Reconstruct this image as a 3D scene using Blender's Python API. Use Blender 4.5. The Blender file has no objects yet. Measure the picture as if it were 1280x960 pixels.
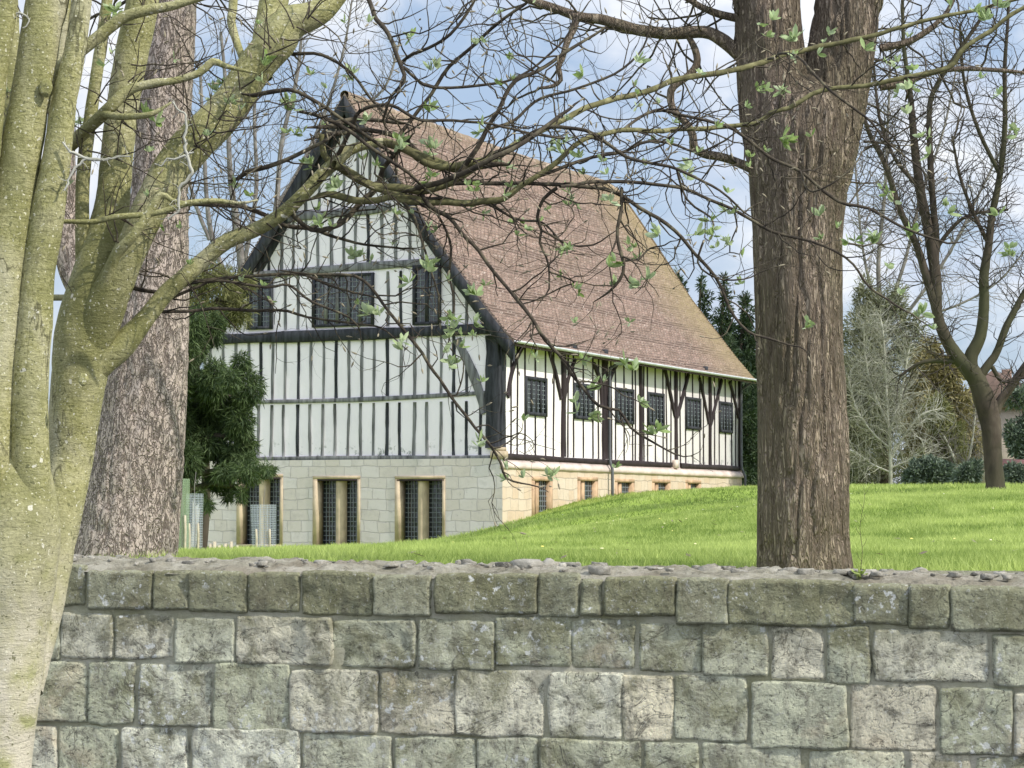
import bpy, math, random
import numpy as np
from mathutils import Vector
R = math.radians
SC = bpy.context.scene
COL = SC.collection
# ------------------------------------------------------------------ camera, sky, sun, exposure
F = 3000.0                                   # focal length in photo pixels (1280 wide)
PITCH = math.atan(161 / F)
CAMZ = 1.6
cam_d = bpy.data.cameras.new('camera'); cam = bpy.data.objects.new('camera', cam_d); COL.objects.link(cam)
cam.location = (0, 0, CAMZ); cam.rotation_euler = (math.pi / 2 + PITCH, 0, 0)
cam_d.sensor_width = 36; cam_d.lens = 36 * F / 1280; cam_d.clip_start = 0.5; cam_d.clip_end = 6000
SC.camera = cam
SUN_DIR = Vector((0.80, -0.45, 0.0)).normalized()
SUN_EL = R(42)
SUN_V = Vector((SUN_DIR.x * math.cos(SUN_EL), SUN_DIR.y * math.cos(SUN_EL), math.sin(SUN_EL)))
SKY_STRENGTH = 0.15
CLOUD_LEVEL = 6.0
SUN_STRENGTH = 3.7
EXPOSURE = 0.2
world = bpy.data.worlds.new('World'); SC.world = world; world.use_nodes = True
nt = world.node_tree; nt.nodes.clear()
def wn(t, **k):
    n = nt.nodes.new(t)
    for a, b in k.items(): setattr(n, a, b)
    return n
sky = wn('ShaderNodeTexSky', sky_type='NISHITA', sun_disc=False)
sky.sun_elevation = SUN_EL; sky.sun_rotation = math.atan2(SUN_V.x, SUN_V.y)
sky.air_density = 1.0; sky.dust_density = 1.0; sky.ozone_density = 1.0
tc = wn('ShaderNodeTexCoord'); mp = wn('ShaderNodeMapping'); mp.inputs['Scale'].default_value = (5.0, 5.0, 8.0); mp.inputs['Location'].default_value = (3.1, 0.4, 1.2)
n1 = wn('ShaderNodeTexNoise'); n1.inputs['Scale'].default_value = 1.5; n1.inputs['Detail'].default_value = 9; n1.inputs['Roughness'].default_value = 0.55; n1.inputs['Distortion'].default_value = 0.3
rmp = wn('ShaderNodeValToRGB'); rmp.color_ramp.elements[0].position = 0.43; rmp.color_ramp.elements[0].color = (0.12,) * 3 + (1,); rmp.color_ramp.elements[1].position = 0.56; rmp.color_ramp.elements[1].color = (1, 1, 1, 1)
n2 = wn('ShaderNodeTexNoise'); n2.inputs['Scale'].default_value = 3.6; n2.inputs['Detail'].default_value = 6
cr2 = wn('ShaderNodeValToRGB'); cr2.color_ramp.elements[0].position = 0.35; cr2.color_ramp.elements[0].color = (CLOUD_LEVEL * .78, CLOUD_LEVEL * .88, CLOUD_LEVEL * 1.06, 1)
cr2.color_ramp.elements[1].position = 0.62; cr2.color_ramp.elements[1].color = (CLOUD_LEVEL * 1.22, CLOUD_LEVEL * 1.24, CLOUD_LEVEL * 1.28, 1)
blue = wn('ShaderNodeMixRGB', blend_type='MIX'); blue.inputs['Fac'].default_value = 0.6; blue.inputs['Color2'].default_value = (2.9, 3.9, 5.6, 1)
mixc = wn('ShaderNodeMixRGB'); bg = wn('ShaderNodeBackground'); bg.inputs['Strength'].default_value = SKY_STRENGTH; ow = wn('ShaderNodeOutputWorld')
L = nt.links
L.new(tc.outputs['Generated'], mp.inputs['Vector']); L.new(mp.outputs[0], n1.inputs['Vector']); L.new(mp.outputs[0], n2.inputs['Vector'])
L.new(n1.outputs['Fac'], rmp.inputs['Fac']); L.new(n2.outputs['Fac'], cr2.inputs['Fac'])
L.new(sky.outputs[0], blue.inputs['Color1'])
L.new(rmp.outputs['Color'], mixc.inputs['Fac']); L.new(blue.outputs[0], mixc.inputs['Color1']); L.new(cr2.outputs['Color'], mixc.inputs['Color2'])
# sky brightness raised overhead and behind the camera, added to lift the shaded gable
lit = wn('ShaderNodeVectorMath', operation='DOT_PRODUCT'); lit.inputs[1].default_value = (0.22, -0.82, 0.50); L.new(tc.outputs['Generated'], lit.inputs[0])
lmr = wn('ShaderNodeMapRange'); lmr.inputs['From Min'].default_value = -0.80; lmr.inputs['From Max'].default_value = 0.75; lmr.inputs['To Min'].default_value = 0.80; lmr.inputs['To Max'].default_value = 1.5; L.new(lit.outputs['Value'], lmr.inputs['Value'])
lsc = wn('ShaderNodeVectorMath', operation='SCALE'); L.new(mixc.outputs[0], lsc.inputs[0]); L.new(lmr.outputs[0], lsc.inputs['Scale'])
L.new(lsc.outputs[0], bg.inputs['Color']); L.new(bg.outputs[0], ow.inputs['Surface'])
sun_d = bpy.data.lights.new('sun', 'SUN'); sun_d.energy = SUN_STRENGTH; sun_d.angle = R(0.6); sun_d.color = (1.0, 0.96, 0.90)
sun = bpy.data.objects.new('sun', sun_d); COL.objects.link(sun)
sun.rotation_euler = SUN_V.to_track_quat('Z', 'Y').to_euler(); sun.location = (30, -20, 40)
SC.view_settings.view_transform = 'Standard'; SC.view_settings.look = 'None'; SC.view_settings.exposure = EXPOSURE; SC.view_settings.gamma = 1.0
SC.view_settings.use_curve_mapping = False
SC.cycles.transparent_max_bounces = 12
# ------------------------------------------------------------------ maths helpers
cp, sp_ = math.cos(PITCH), math.sin(PITCH)
def ray(px, py):
    u = (px - 640) / F; v = -(py - 480) / F
    return np.array([u, cp - sp_ * v, sp_ + cp * v])
CAM = np.array([0, 0, CAMZ])
def W(px, py, Y):
    r = ray(px, py); return CAM + r * (Y / r[1])
def plane_hit(px, py, n, o):
    r = ray(px, py); return CAM + r * (((o - CAM) @ n) / (r @ n))
def _h(ix, iy, iz, seed):
    n = (ix * 374761393 + iy * 668265263 + iz * 2147483647 + seed * 1274126177) & 0xffffffff
    n = ((n ^ (n >> 13)) * 1274126177) & 0xffffffff
    n = ((n ^ (n >> 16)) * 2246822519) & 0xffffffff
    return ((n ^ (n >> 15)) & 0xffffff) / float(0xffffff)
def vn(P, seed=0):
    P = np.asarray(P, float); I = np.floor(P).astype(np.int64); f = P - I; f = f * f * (3 - 2 * f)
    o = 0
    for a in (0, 1):
        wx = f[..., 0] if a else 1 - f[..., 0]
        for b in (0, 1):
            wy = f[..., 1] if b else 1 - f[..., 1]
            for c in (0, 1):
                wz = f[..., 2] if c else 1 - f[..., 2]
                o = o + wx * wy * wz * _h(I[..., 0] + a, I[..., 1] + b, I[..., 2] + c, seed)
    return o * 2 - 1
def fbm(P, octv=4, seed=0, g=0.5):
    P = np.asarray(P, float); a = 1; o = 0; t = 0
    for i in range(octv):
        o = o + a * vn(P * 2 ** i + 17.3 * i, seed + i); t += a; a *= g
    return o / t
def ridged(P, octv=3, seed=0):
    P = np.asarray(P, float); a = 1; o = 0; t = 0
    for i in range(octv):
        o = o + a * (1 - np.abs(vn(P * 1.9 ** i + 9.1 * i, seed + i)) * 1.6); t += a; a *= 0.5
    return o / t
def nrm(v): return v / (np.linalg.norm(v) + 1e-12)
# ------------------------------------------------------------------ object helpers
def empty(name, loc=(0, 0, 0), rz=0):
    o = bpy.data.objects.new(name, None); COL.objects.link(o); o.location = loc; o.rotation_euler = (0, 0, rz); o.empty_display_size = 0.2
    return o
def tag(o, label=None, cat=None, group=None, kind=None):
    if label: o['label'] = label
    if cat: o['category'] = cat
    if group: o['group'] = group
    if kind: o['kind'] = kind
    return o
def link(name, me, mat, parent=None, smooth=False):
    if mat: me.materials.append(mat)
    if smooth: me.polygons.foreach_set('use_smooth', np.ones(len(me.polygons), bool))
    o = bpy.data.objects.new(name, me); COL.objects.link(o)
    if parent: o.parent = parent
    return o
class MB:
    """collects geometry, links it as ONE mesh object"""
    def __init__(s): s.V = []; s.Q = []; s.T = []; s.n = 0; s.A = []
    def add(s, V, Q=None, T=None, a=0.0):
        V = np.asarray(V, float).reshape(-1, 3)
        s.V.append(V)
        if Q is not None and len(Q): s.Q.append(np.asarray(Q, np.int64).reshape(-1, 4) + s.n)
        if T is not None and len(T): s.T.append(np.asarray(T, np.int64).reshape(-1, 3) + s.n)
        s.A.append(np.full(len(V), a) if np.isscalar(a) else np.asarray(a, float)); s.n += len(V)
    def box(s, x0, x1, y0, y1, z0, z1, a=0.0):
        V = [(x, y, z) for z in (z0, z1) for y in (y0, y1) for x in (x0, x1)]
        s.add(V, [(0, 2, 3, 1), (4, 5, 7, 6), (0, 1, 5, 4), (2, 6, 7, 3), (0, 4, 6, 2), (1, 3, 7, 5)], a=a)
    def obox(s, c, ax, ay, az, a=0.0):
        c = np.array(c, float); ax = np.array(ax, float); ay = np.array(ay, float); az = np.array(az, float)
        V = [c + i * ax + j * ay + k * az for k in (-.5, .5) for j in (-.5, .5) for i in (-.5, .5)]
        s.add(V, [(0, 2, 3, 1), (4, 5, 7, 6), (0, 1, 5, 4), (2, 6, 7, 3), (0, 4, 6, 2), (1, 3, 7, 5)], a=a)
    def tube(s, P, r, n=6, a=0.0, cap=True, disp=None):
        P = np.asarray(P, float); m = len(P); r = np.broadcast_to(np.asarray(r, float), (m,)).copy()
        T = np.gradient(P, axis=0); T /= (np.linalg.norm(T, axis=1, keepdims=True) + 1e-12)
        u = np.cross(T[0], (0.31, 0.95, 0.1)); u = nrm(u); U = np.zeros_like(P)
        for i in range(m):
            u = u - T[i] * (u @ T[i]); u = nrm(u); U[i] = u
        Wv = np.cross(T, U); th = np.arange(n) * 2 * math.pi / n
        dirs = np.cos(th)[None, :, None] * U[:, None, :] + np.sin(th)[None, :, None] * Wv[:, None, :]
        V = P[:, None, :] + dirs * r[:, None, None]
        if disp is not None:
            V = V + dirs * disp(V, th, P, r)[..., None]
        V = V.reshape(-1, 3)
        i = np.arange(m - 1)[:, None] * n; j = np.arange(n)[None, :]; k = (j + 1) % n
        Q = np.stack([i + j, i + k, i + n + k, i + n + j], -1).reshape(-1, 4)
        Tt = []
        if cap:
            V = np.vstack([V, P[-1] + T[-1] * r[-1] * .5]); e = m * n
            Tt = [((m - 1) * n + q, (m - 1) * n + (q + 1) % n, e) for q in range(n)]
        s.add(V, Q, Tt, a=a)
    def mesh(s, name):
        V = np.vstack(s.V); me = bpy.data.meshes.new(name)
        Q = np.vstack(s.Q) if s.Q else np.zeros((0, 4), int); T = np.vstack(s.T) if s.T else np.zeros((0, 3), int)
        me.vertices.add(len(V)); me.vertices.foreach_set('co', V.astype(np.float32).ravel())
        loops = np.concatenate([Q.ravel(), T.ravel()]).astype(np.int32)
        me.loops.add(len(loops)); me.loops.foreach_set('vertex_index', loops)
        np_ = len(Q) + len(T); me.polygons.add(np_)
        st = np.concatenate([np.arange(len(Q)) * 4, len(Q) * 4 + np.arange(len(T)) * 3]).astype(np.int32)
        me.polygons.foreach_set('loop_start', st)
        me.update(calc_edges=True)
        at = me.attributes.new('rnd', 'FLOAT', 'POINT'); at.data.foreach_set('value', np.concatenate(s.A).astype(np.float32))
        me.validate()
        return me
    def build(s, name, mat, parent=None, smooth=False):
        return link(name, s.mesh(name), mat, parent, smooth)
def spline(K, step):
    """Catmull-Rom through rows of K (any columns), sampled about every 'step' of the first three"""
    K = np.asarray(K, float); out = []
    for i in range(len(K) - 1):
        p0 = K[max(i - 1, 0)]; p1 = K[i]; p2 = K[i + 1]; p3 = K[min(i + 2, len(K) - 1)]
        n = max(1, int(math.ceil(np.linalg.norm((p2 - p1)[:3]) / step)))
        for t in np.arange(n) / n:
            out.append(0.5 * ((2 * p1) + (-p0 + p2) * t + (2 * p0 - 5 * p1 + 4 * p2 - p3) * t * t + (-p0 + 3 * p1 - 3 * p2 + p3) * t ** 3))
    out.append(K[-1]); return np.array(out)
# ------------------------------------------------------------------ materials
class NT:
    def __init__(s, name, rough=0.85):
        s.m = bpy.data.materials.new(name); s.m.use_nodes = True; s.t = s.m.node_tree; s.b = s.t.nodes['Principled BSDF']
        s.b.inputs['Roughness'].default_value = rough; s.b.inputs['Specular IOR Level'].default_value = 0.25
    def n(s, t, **k):
        q = s.t.nodes.new(t)
        for a, b in k.items():
            if a in q.inputs: q.inputs[a].default_value = b
            else: setattr(q, a, b)
        return q
    def l(s, a, b): s.t.links.new(a, b)
    def coord(s, scale=(1, 1, 1), kind='Object'):
        c = s.n('ShaderNodeTexCoord'); m = s.n('ShaderNodeMapping'); m.inputs['Scale'].default_value = scale; s.l(c.outputs[kind], m.inputs['Vector']); return m.outputs[0]
    def noise(s, vec, scale, detail=4, rough=0.55, dist=0.0):
        q = s.n('ShaderNodeTexNoise'); q.inputs['Scale'].default_value = scale; q.inputs['Detail'].default_value = detail; q.inputs['Roughness'].default_value = rough; q.inputs['Distortion'].default_value = dist
        s.l(vec, q.inputs['Vector']); return q.outputs['Fac']
    def ramp(s, fac, stops):
        q = s.n('ShaderNodeValToRGB'); e = q.color_ramp.elements
        while len(e) < len(stops): e.new(0.5)
        for i, (p, c) in enumerate(stops):
            e[i].position = p; e[i].color = (c if len(c) == 4 else tuple(c) + (1,)) if not np.isscalar(c) else (c, c, c, 1)
        s.l(fac, q.inputs['Fac']); return q.outputs['Color']
    def mix(s, fac, a, b, mode='MIX'):
        q = s.n('ShaderNodeMixRGB', blend_type=mode)
        for v, i in ((fac, 0), (a, 1), (b, 2)):
            if hasattr(v, 'links'): s.l(v, q.inputs[i])
            else: q.inputs[i].default_value = v if np.isscalar(v) else (tuple(v) + (1,))[:4]
        return q.outputs[0]
    def math(s, op, a, b=0.0):
        q = s.n('ShaderNodeMath', operation=op)
        for v, i in ((a, 0), (b, 1)):
            if hasattr(v, 'links'): s.l(v, q.inputs[i])
            else: q.inputs[i].default_value = v
        return q.outputs[0]
    def attr(s, name='rnd'): return s.n('ShaderNodeAttribute', attribute_name=name).outputs['Fac']
    def col(s, c): s.l(c, s.b.inputs['Base Color']) if hasattr(c, 'links') else setattr(s.b.inputs['Base Color'], 'default_value', tuple(c) + (1,))
    def bump(s, h, dist=0.01, strength=1.0):
        q = s.n('ShaderNodeBump'); q.inputs['Strength'].default_value = strength; q.inputs['Distance'].default_value = dist
        s.l(h, q.inputs['Height']); s.l(q.outputs[0], s.b.inputs['Normal'])
def m_bark(name, c1, c2, c3, sc, zs, bumpd, moss=None, spots=None):
    t = NT(name, 0.9); v = t.coord((1, 1, zs)); v1 = t.coord()
    a = t.noise(v, sc, 6, 0.6, 0.4); b = t.noise(v1, sc * 0.12, 3)
    c = t.ramp(a, [(0.3, c1), (0.52, c2), (0.72, c3)])
    if moss: c = t.mix(t.ramp(b, [(0.42, 0.0), (0.62, 0.85)]), c, moss)
    if spots:
        s_ = t.noise(v1, sc * 1.6, 3, 0.5); c = t.mix(t.ramp(s_, [(0.66, 0.0), (0.70, 1.0)]), c, spots)
        s2 = t.noise(v1, sc * 0.22, 5, 0.65, 0.6); c = t.mix(t.ramp(s2, [(0.52, 0.0), (0.60, 0.75)]), c, tuple(x * .80 for x in spots))
    t.col(c); t.bump(t.math('ADD', t.noise(v, sc * 1.5, 6, 0.65, 0.3), t.noise(v, sc * 0.5, 3)), bumpd)
    return t.m
M = {}
def m_smooth_bark():
    t = NT('bark_smooth_green', 0.75); v = t.coord(); f = t.noise(v, 120, 5, 0.7); m_ = t.noise(v, 9, 5, 0.6, 0.4); b = t.noise(t.coord((1, 1, .35)), 4.0, 5, 0.65, 0.6)
    c = t.ramp(f, [(0.34, (0.19, 0.18, 0.06)), (0.5, (0.31, 0.295, 0.12)), (0.66, (0.44, 0.41, 0.20))])
    c = t.mix(t.ramp(m_, [(0.44, 0.0), (0.66, 0.6)]), c, (0.44, 0.41, 0.24)); c = t.mix(t.ramp(b, [(0.36, 0.75), (0.52, 0.0)]), c, (0.15, 0.15, 0.048))
    c = t.mix(t.ramp(b, [(0.54, 0.0), (0.70, 0.6)]), c, (0.52, 0.48, 0.36))
    sx = t.n('ShaderNodeSeparateXYZ'); t.l(v, sx.inputs[0]); lo = t.n('ShaderNodeMapRange'); lo.inputs['From Min'].default_value = 1.80; lo.inputs['From Max'].default_value = 1.30; t.l(t.math('ADD', sx.outputs['Z'], t.math('MULTIPLY', m_, .3)), lo.inputs['Value'])
    c = t.mix(t.math('MULTIPLY', lo.outputs[0], .8), c, t.ramp(m_, [(0.42, (0.62, 0.56, 0.44)), (0.58, (0.50, 0.46, 0.30)), (0.66, (0.34, 0.34, 0.15))]))
    ck = t.math('ABSOLUTE', t.math('SUBTRACT', t.noise(t.coord((1, 1, .28)), 6, 4, .6, 1.0), .5)); c = t.mix(t.math('MULTIPLY', t.ramp(ck, [(0.0, .9), (.012, 0.)]), t.ramp(b, [(.46, 0.), (.56, 1.)])), c, (.08, .075, .035)); wk = t.math('ABSOLUTE', t.math('SUBTRACT', t.noise(t.coord((.6, .6, 3.6)), 6, 3, .6, .6), .5)); c = t.mix(t.ramp(wk, [(0.0, .45), (.012, 0.)]), c, (.13, .12, .055))
    for sc, lo_, col_ in ((36, .73, (0.66, 0.63, 0.50)), (110, .67, (0.64, 0.61, 0.44)), (85, .67, (0.12, 0.12, 0.05))):
        c = t.mix(t.ramp(t.noise(v, sc, 1.5, 0.5), [(lo_, 0.0), (lo_ + .02, 0.8)]), c, col_)
    t.col(c); t.bump(t.math('ADD', t.math('MULTIPLY', f, .6), t.math('MULTIPLY', t.noise(t.coord((1, 1, 3.5)), 18, 5, 0.7, 1.0), 0.9)), 0.006); return t.m
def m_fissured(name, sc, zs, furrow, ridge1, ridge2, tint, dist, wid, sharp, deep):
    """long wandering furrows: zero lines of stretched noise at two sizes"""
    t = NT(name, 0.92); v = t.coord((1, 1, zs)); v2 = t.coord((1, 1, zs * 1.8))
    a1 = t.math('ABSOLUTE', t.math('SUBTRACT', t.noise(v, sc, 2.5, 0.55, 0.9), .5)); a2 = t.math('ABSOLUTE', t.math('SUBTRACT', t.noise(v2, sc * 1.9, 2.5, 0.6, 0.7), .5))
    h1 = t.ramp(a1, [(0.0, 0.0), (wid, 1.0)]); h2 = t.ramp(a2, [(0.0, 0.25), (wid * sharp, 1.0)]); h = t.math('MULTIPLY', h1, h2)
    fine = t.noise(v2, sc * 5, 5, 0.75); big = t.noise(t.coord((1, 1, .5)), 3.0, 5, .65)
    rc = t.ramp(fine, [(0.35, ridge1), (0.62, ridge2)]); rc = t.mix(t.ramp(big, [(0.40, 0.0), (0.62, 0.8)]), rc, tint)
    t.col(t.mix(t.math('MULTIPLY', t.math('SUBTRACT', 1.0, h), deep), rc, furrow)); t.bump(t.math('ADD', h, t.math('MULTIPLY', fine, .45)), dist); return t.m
M['bark_green'] = m_smooth_bark()
M['bark_twig'] = m_bark('bark_twig', (0.025, 0.020, 0.016), (0.065, 0.052, 0.035), (0.17, 0.15, 0.09), 26, 1, 0.001)
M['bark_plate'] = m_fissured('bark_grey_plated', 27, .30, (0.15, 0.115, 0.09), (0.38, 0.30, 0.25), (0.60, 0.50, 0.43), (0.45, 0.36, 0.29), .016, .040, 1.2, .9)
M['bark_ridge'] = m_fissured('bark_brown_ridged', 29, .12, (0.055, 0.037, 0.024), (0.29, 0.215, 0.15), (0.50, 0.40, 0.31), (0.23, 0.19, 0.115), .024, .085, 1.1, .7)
M['bark_olive'] = m_bark('bark_olive_limbs', (0.07, 0.062, 0.03), (0.15, 0.14, 0.06), (0.27, 0.25, 0.12), 30, 1, 0.002)
M['bark_dark'] = m_bark('bark_dark_far', (0.028, 0.022, 0.018), (0.06, 0.045, 0.034), (0.10, 0.08, 0.06), 3, 0.4, 0.02, (0.058, 0.058, 0.028))
M['twig_dark'] = m_bark('twig_far_dark', (0.04, 0.03, 0.028), (0.07, 0.055, 0.05), (0.12, 0.10, 0.085), 4, 1, 0.001)
M['twig_grey'] = m_bark('twig_far_grey', (0.12, 0.105, 0.09), (0.20, 0.18, 0.16), (0.34, 0.31, 0.27), 2, 1, 0.001)
M['twig_pale'] = m_bark('twig_pale', (0.22, 0.21, 0.16), (0.36, 0.35, 0.28), (0.55, 0.53, 0.45), 2, 1, 0.001)
def m_leaf(name, ca, cb, trans=0.35, rough=0.6):
    t = NT(name, rough); c = t.ramp(t.attr(), [(0.0, ca), (1.0, cb)]); t.col(c)
    tr = t.n('ShaderNodeBsdfTranslucent'); t.l(c, tr.inputs['Color']); ms = t.n('ShaderNodeMixShader'); ms.inputs[0].default_value = trans
    out = t.t.nodes['Material Output']; t.l(t.b.outputs[0], ms.inputs[1]); t.l(tr.outputs[0], ms.inputs[2]); t.l(ms.outputs[0], out.inputs['Surface']); return t.m
M['leaf_new'] = m_leaf('leaf_spring', (0.25, 0.35, 0.09), (0.52, 0.60, 0.36), 0.38)
M['bud'] = m_leaf('leaf_bud', (0.35, 0.30, 0.20), (0.6, 0.58, 0.45), 0.2)
M['yew'] = m_leaf('leaf_yew', (0.018, 0.036, 0.013), (0.12, 0.165, 0.055), 0.2)
M['olive'] = m_leaf('leaf_olive', (0.09, 0.10, 0.03), (0.24, 0.23, 0.09), 0.2)
M['conifer'] = m_leaf('leaf_conifer', (0.014, 0.03, 0.014), (0.07, 0.10, 0.04), 0.15)
M['holly'] = m_leaf('leaf_grey_hedge', (0.05, 0.075, 0.05), (0.20, 0.24, 0.17), 0.1)
M['drygreen'] = m_leaf('leaf_dry_green', (0.11, 0.12, 0.06), (0.27, 0.27, 0.16), 0.15)
M['bronze'] = m_leaf('leaf_bronze', (0.13, 0.11, 0.04), (0.34, 0.29, 0.13), 0.15)
M['grass'] = m_leaf('grass_blades', (0.16, 0.235, 0.045), (0.56, 0.64, 0.20), 0.45, 0.5)
def plain(name, c, rough=0.8, v=0.15, sc=8, bump=0.003, zs=1, spec=0.25, metal=0):
    t = NT(name, rough); vec = t.coord((1, 1, zs)); n = t.noise(vec, sc, 5)
    t.col(t.ramp(n, [(0.3, tuple(x * (1 - v) for x in c)), (0.7, tuple(min(x * (1 + v), 1) for x in c))])); t.bump(n, bump); t.b.inputs['Specular IOR Level'].default_value = spec; t.b.inputs['Metallic'].default_value = metal; return t.m
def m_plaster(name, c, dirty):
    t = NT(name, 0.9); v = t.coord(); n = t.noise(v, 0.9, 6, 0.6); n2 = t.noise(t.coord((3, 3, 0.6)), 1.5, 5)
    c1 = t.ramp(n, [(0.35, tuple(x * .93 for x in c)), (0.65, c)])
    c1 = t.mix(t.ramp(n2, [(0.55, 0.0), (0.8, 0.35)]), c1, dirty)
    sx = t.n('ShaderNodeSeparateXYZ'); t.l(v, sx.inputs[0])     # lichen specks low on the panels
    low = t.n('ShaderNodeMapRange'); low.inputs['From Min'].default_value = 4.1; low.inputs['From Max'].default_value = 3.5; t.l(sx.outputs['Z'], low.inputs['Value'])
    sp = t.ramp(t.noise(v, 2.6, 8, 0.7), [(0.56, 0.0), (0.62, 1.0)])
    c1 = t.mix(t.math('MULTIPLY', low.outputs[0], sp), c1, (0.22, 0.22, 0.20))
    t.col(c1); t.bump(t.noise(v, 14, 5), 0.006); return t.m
M['plaster'] = m_plaster('plaster_white_tinted', (0.87, 0.785, 0.815), (0.66, 0.62, 0.60))  # pink tint put into the white against green light bounced off the lawn
M['plaster_side'] = m_plaster('plaster_cream', (0.84, 0.785, 0.745), (0.66, 0.57, 0.48))
M['timber_grey'] = plain('timber_weathered', (0.165, 0.16, 0.16), 0.9, 0.6, 9, 0.03, 0.12)
M['timber_black'] = plain('timber_black', (0.030, 0.031, 0.036), 0.75, 0.7, 9, 0.03, 0.15)
M['timber_brown'] = plain('timber_dark_brown', (0.030, 0.020, 0.021), 0.7, 0.4, 3, 0.01, 0.25)
M['lead'] = plain('lead_cames', (0.20, 0.22, 0.23), 0.5, 0.2, 5)
M['gutter'] = plain('gutter_grey_white', (0.55, 0.57, 0.58), 0.5, 0.15, 4)
M['iron'] = plain('iron_pipe', (0.12, 0.12, 0.13), 0.5, 0.2, 4)
M['stake'] = plain('stake_wood', (0.46, 0.40, 0.29), 0.8, 0.2, 12)
def m_rubble():
    t = NT('rubble_stone', .95); v = t.coord(); c = t.ramp(t.attr(), [(0, (0.10, 0.095, 0.08)), (.4, (0.28, 0.26, 0.21)), (.7, (0.19, 0.18, 0.15)), (1, (0.46, 0.43, 0.36))]); n = t.noise(v, 40, 6, .7); c = t.mix(t.ramp(n, [(.45, 0.), (.6, .6)]), c, (.42, .39, .33)); t.col(c); t.bump(n, .01); return t.m
M['rubble'] = m_rubble()
def m_glass():
    t = NT('window_glass', 0.12); v = t.coord(); n = t.noise(v, 3.5, 2)
    t.col((0.015, 0.018, 0.022)); t.b.inputs['Specular IOR Level'].default_value = 0.6; t.bump(n, 0.012); return t.m
M['glass'] = m_glass()
def m_ashlar(name, base, warm, dark):
    t = NT(name, 0.92); uv = t.n('ShaderNodeUVMap'); uvv = uv.outputs[0]
    wob = t.n('ShaderNodeVectorMath', operation='ADD'); nz = t.n('ShaderNodeTexNoise'); nz.inputs['Scale'].default_value = 1.3; nz.inputs['Detail'].default_value = 3
    t.l(uvv, nz.inputs['Vector']); sc = t.n('ShaderNodeVectorMath', operation='SCALE'); sc.inputs['Scale'].default_value = 0.22; t.l(nz.outputs['Color'], sc.inputs[0]); t.l(uvv, wob.inputs[0]); t.l(sc.outputs[0], wob.inputs[1])
    def brick(ca, cb, cm):
        b = t.n('ShaderNodeTexBrick'); b.offset = 0.37; b.squash = 0.72; b.squash_frequency = 3; b.inputs['Scale'].default_value = 1.0
        b.inputs['Brick Width'].default_value = 0.66; b.inputs['Row Height'].default_value = 0.36; b.inputs['Mortar Size'].default_value = 0.012; b.inputs['Mortar Smooth'].default_value = 0.4; b.inputs['Bias'].default_value = 0
        b.inputs['Color1'].default_value = ca + (1,); b.inputs['Color2'].default_value = cb + (1,); b.inputs['Mortar'].default_value = cm + (1,); t.l(wob.outputs[0], b.inputs['Vector']); return b
    b = brick(base, warm, tuple(x * .74 for x in base))
    n = t.noise(uvv, 2.2, 7, 0.7); c = t.mix(t.ramp(n, [(0.50, 0.0), (0.72, 0.55)]), b.outputs['Color'], dark)
    n2 = t.noise(uvv, 9, 5, 0.7); c = t.mix(t.ramp(n2, [(0.62, 0.0), (0.70, 0.6)]), c, tuple(x * .55 for x in dark))
    n3 = t.noise(uvv, 0.7, 3); c = t.mix(t.ramp(n3, [(0.4, 0.0), (0.7, 0.4)]), c, warm)
    t.col(c); t.bump(t.math('SUBTRACT', t.math('MULTIPLY', t.noise(uvv, 8, 6, 0.7), 0.6), b.outputs['Fac']), 0.02); return t.m
M['ashlar'] = m_ashlar('stone_ashlar_grey', (0.66, 0.60, 0.575), (0.58, 0.51, 0.45), (0.38, 0.34, 0.32))
M['ashlar_side'] = m_ashlar('stone_ashlar_sunwarmed', (0.60, 0.51, 0.40), (0.56, 0.43, 0.30), (0.40, 0.31, 0.23))  # same stone as the front, with the sun's warmth put into the colour
M['dressed'] = plain('dressed_stone_ochre', (0.47, 0.37, 0.25), 0.9, 0.3, 2.2, 0.01)
M['dressed_orange'] = plain('dressed_stone_orange_brown', (0.46, 0.31, 0.19), 0.9, 0.35, 2.5, 0.01)
M['dressed_pink'] = plain('ledge_stone_pinkish', (0.60, 0.49, 0.42), 0.9, 0.2, 1.5, 0.01)
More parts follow.
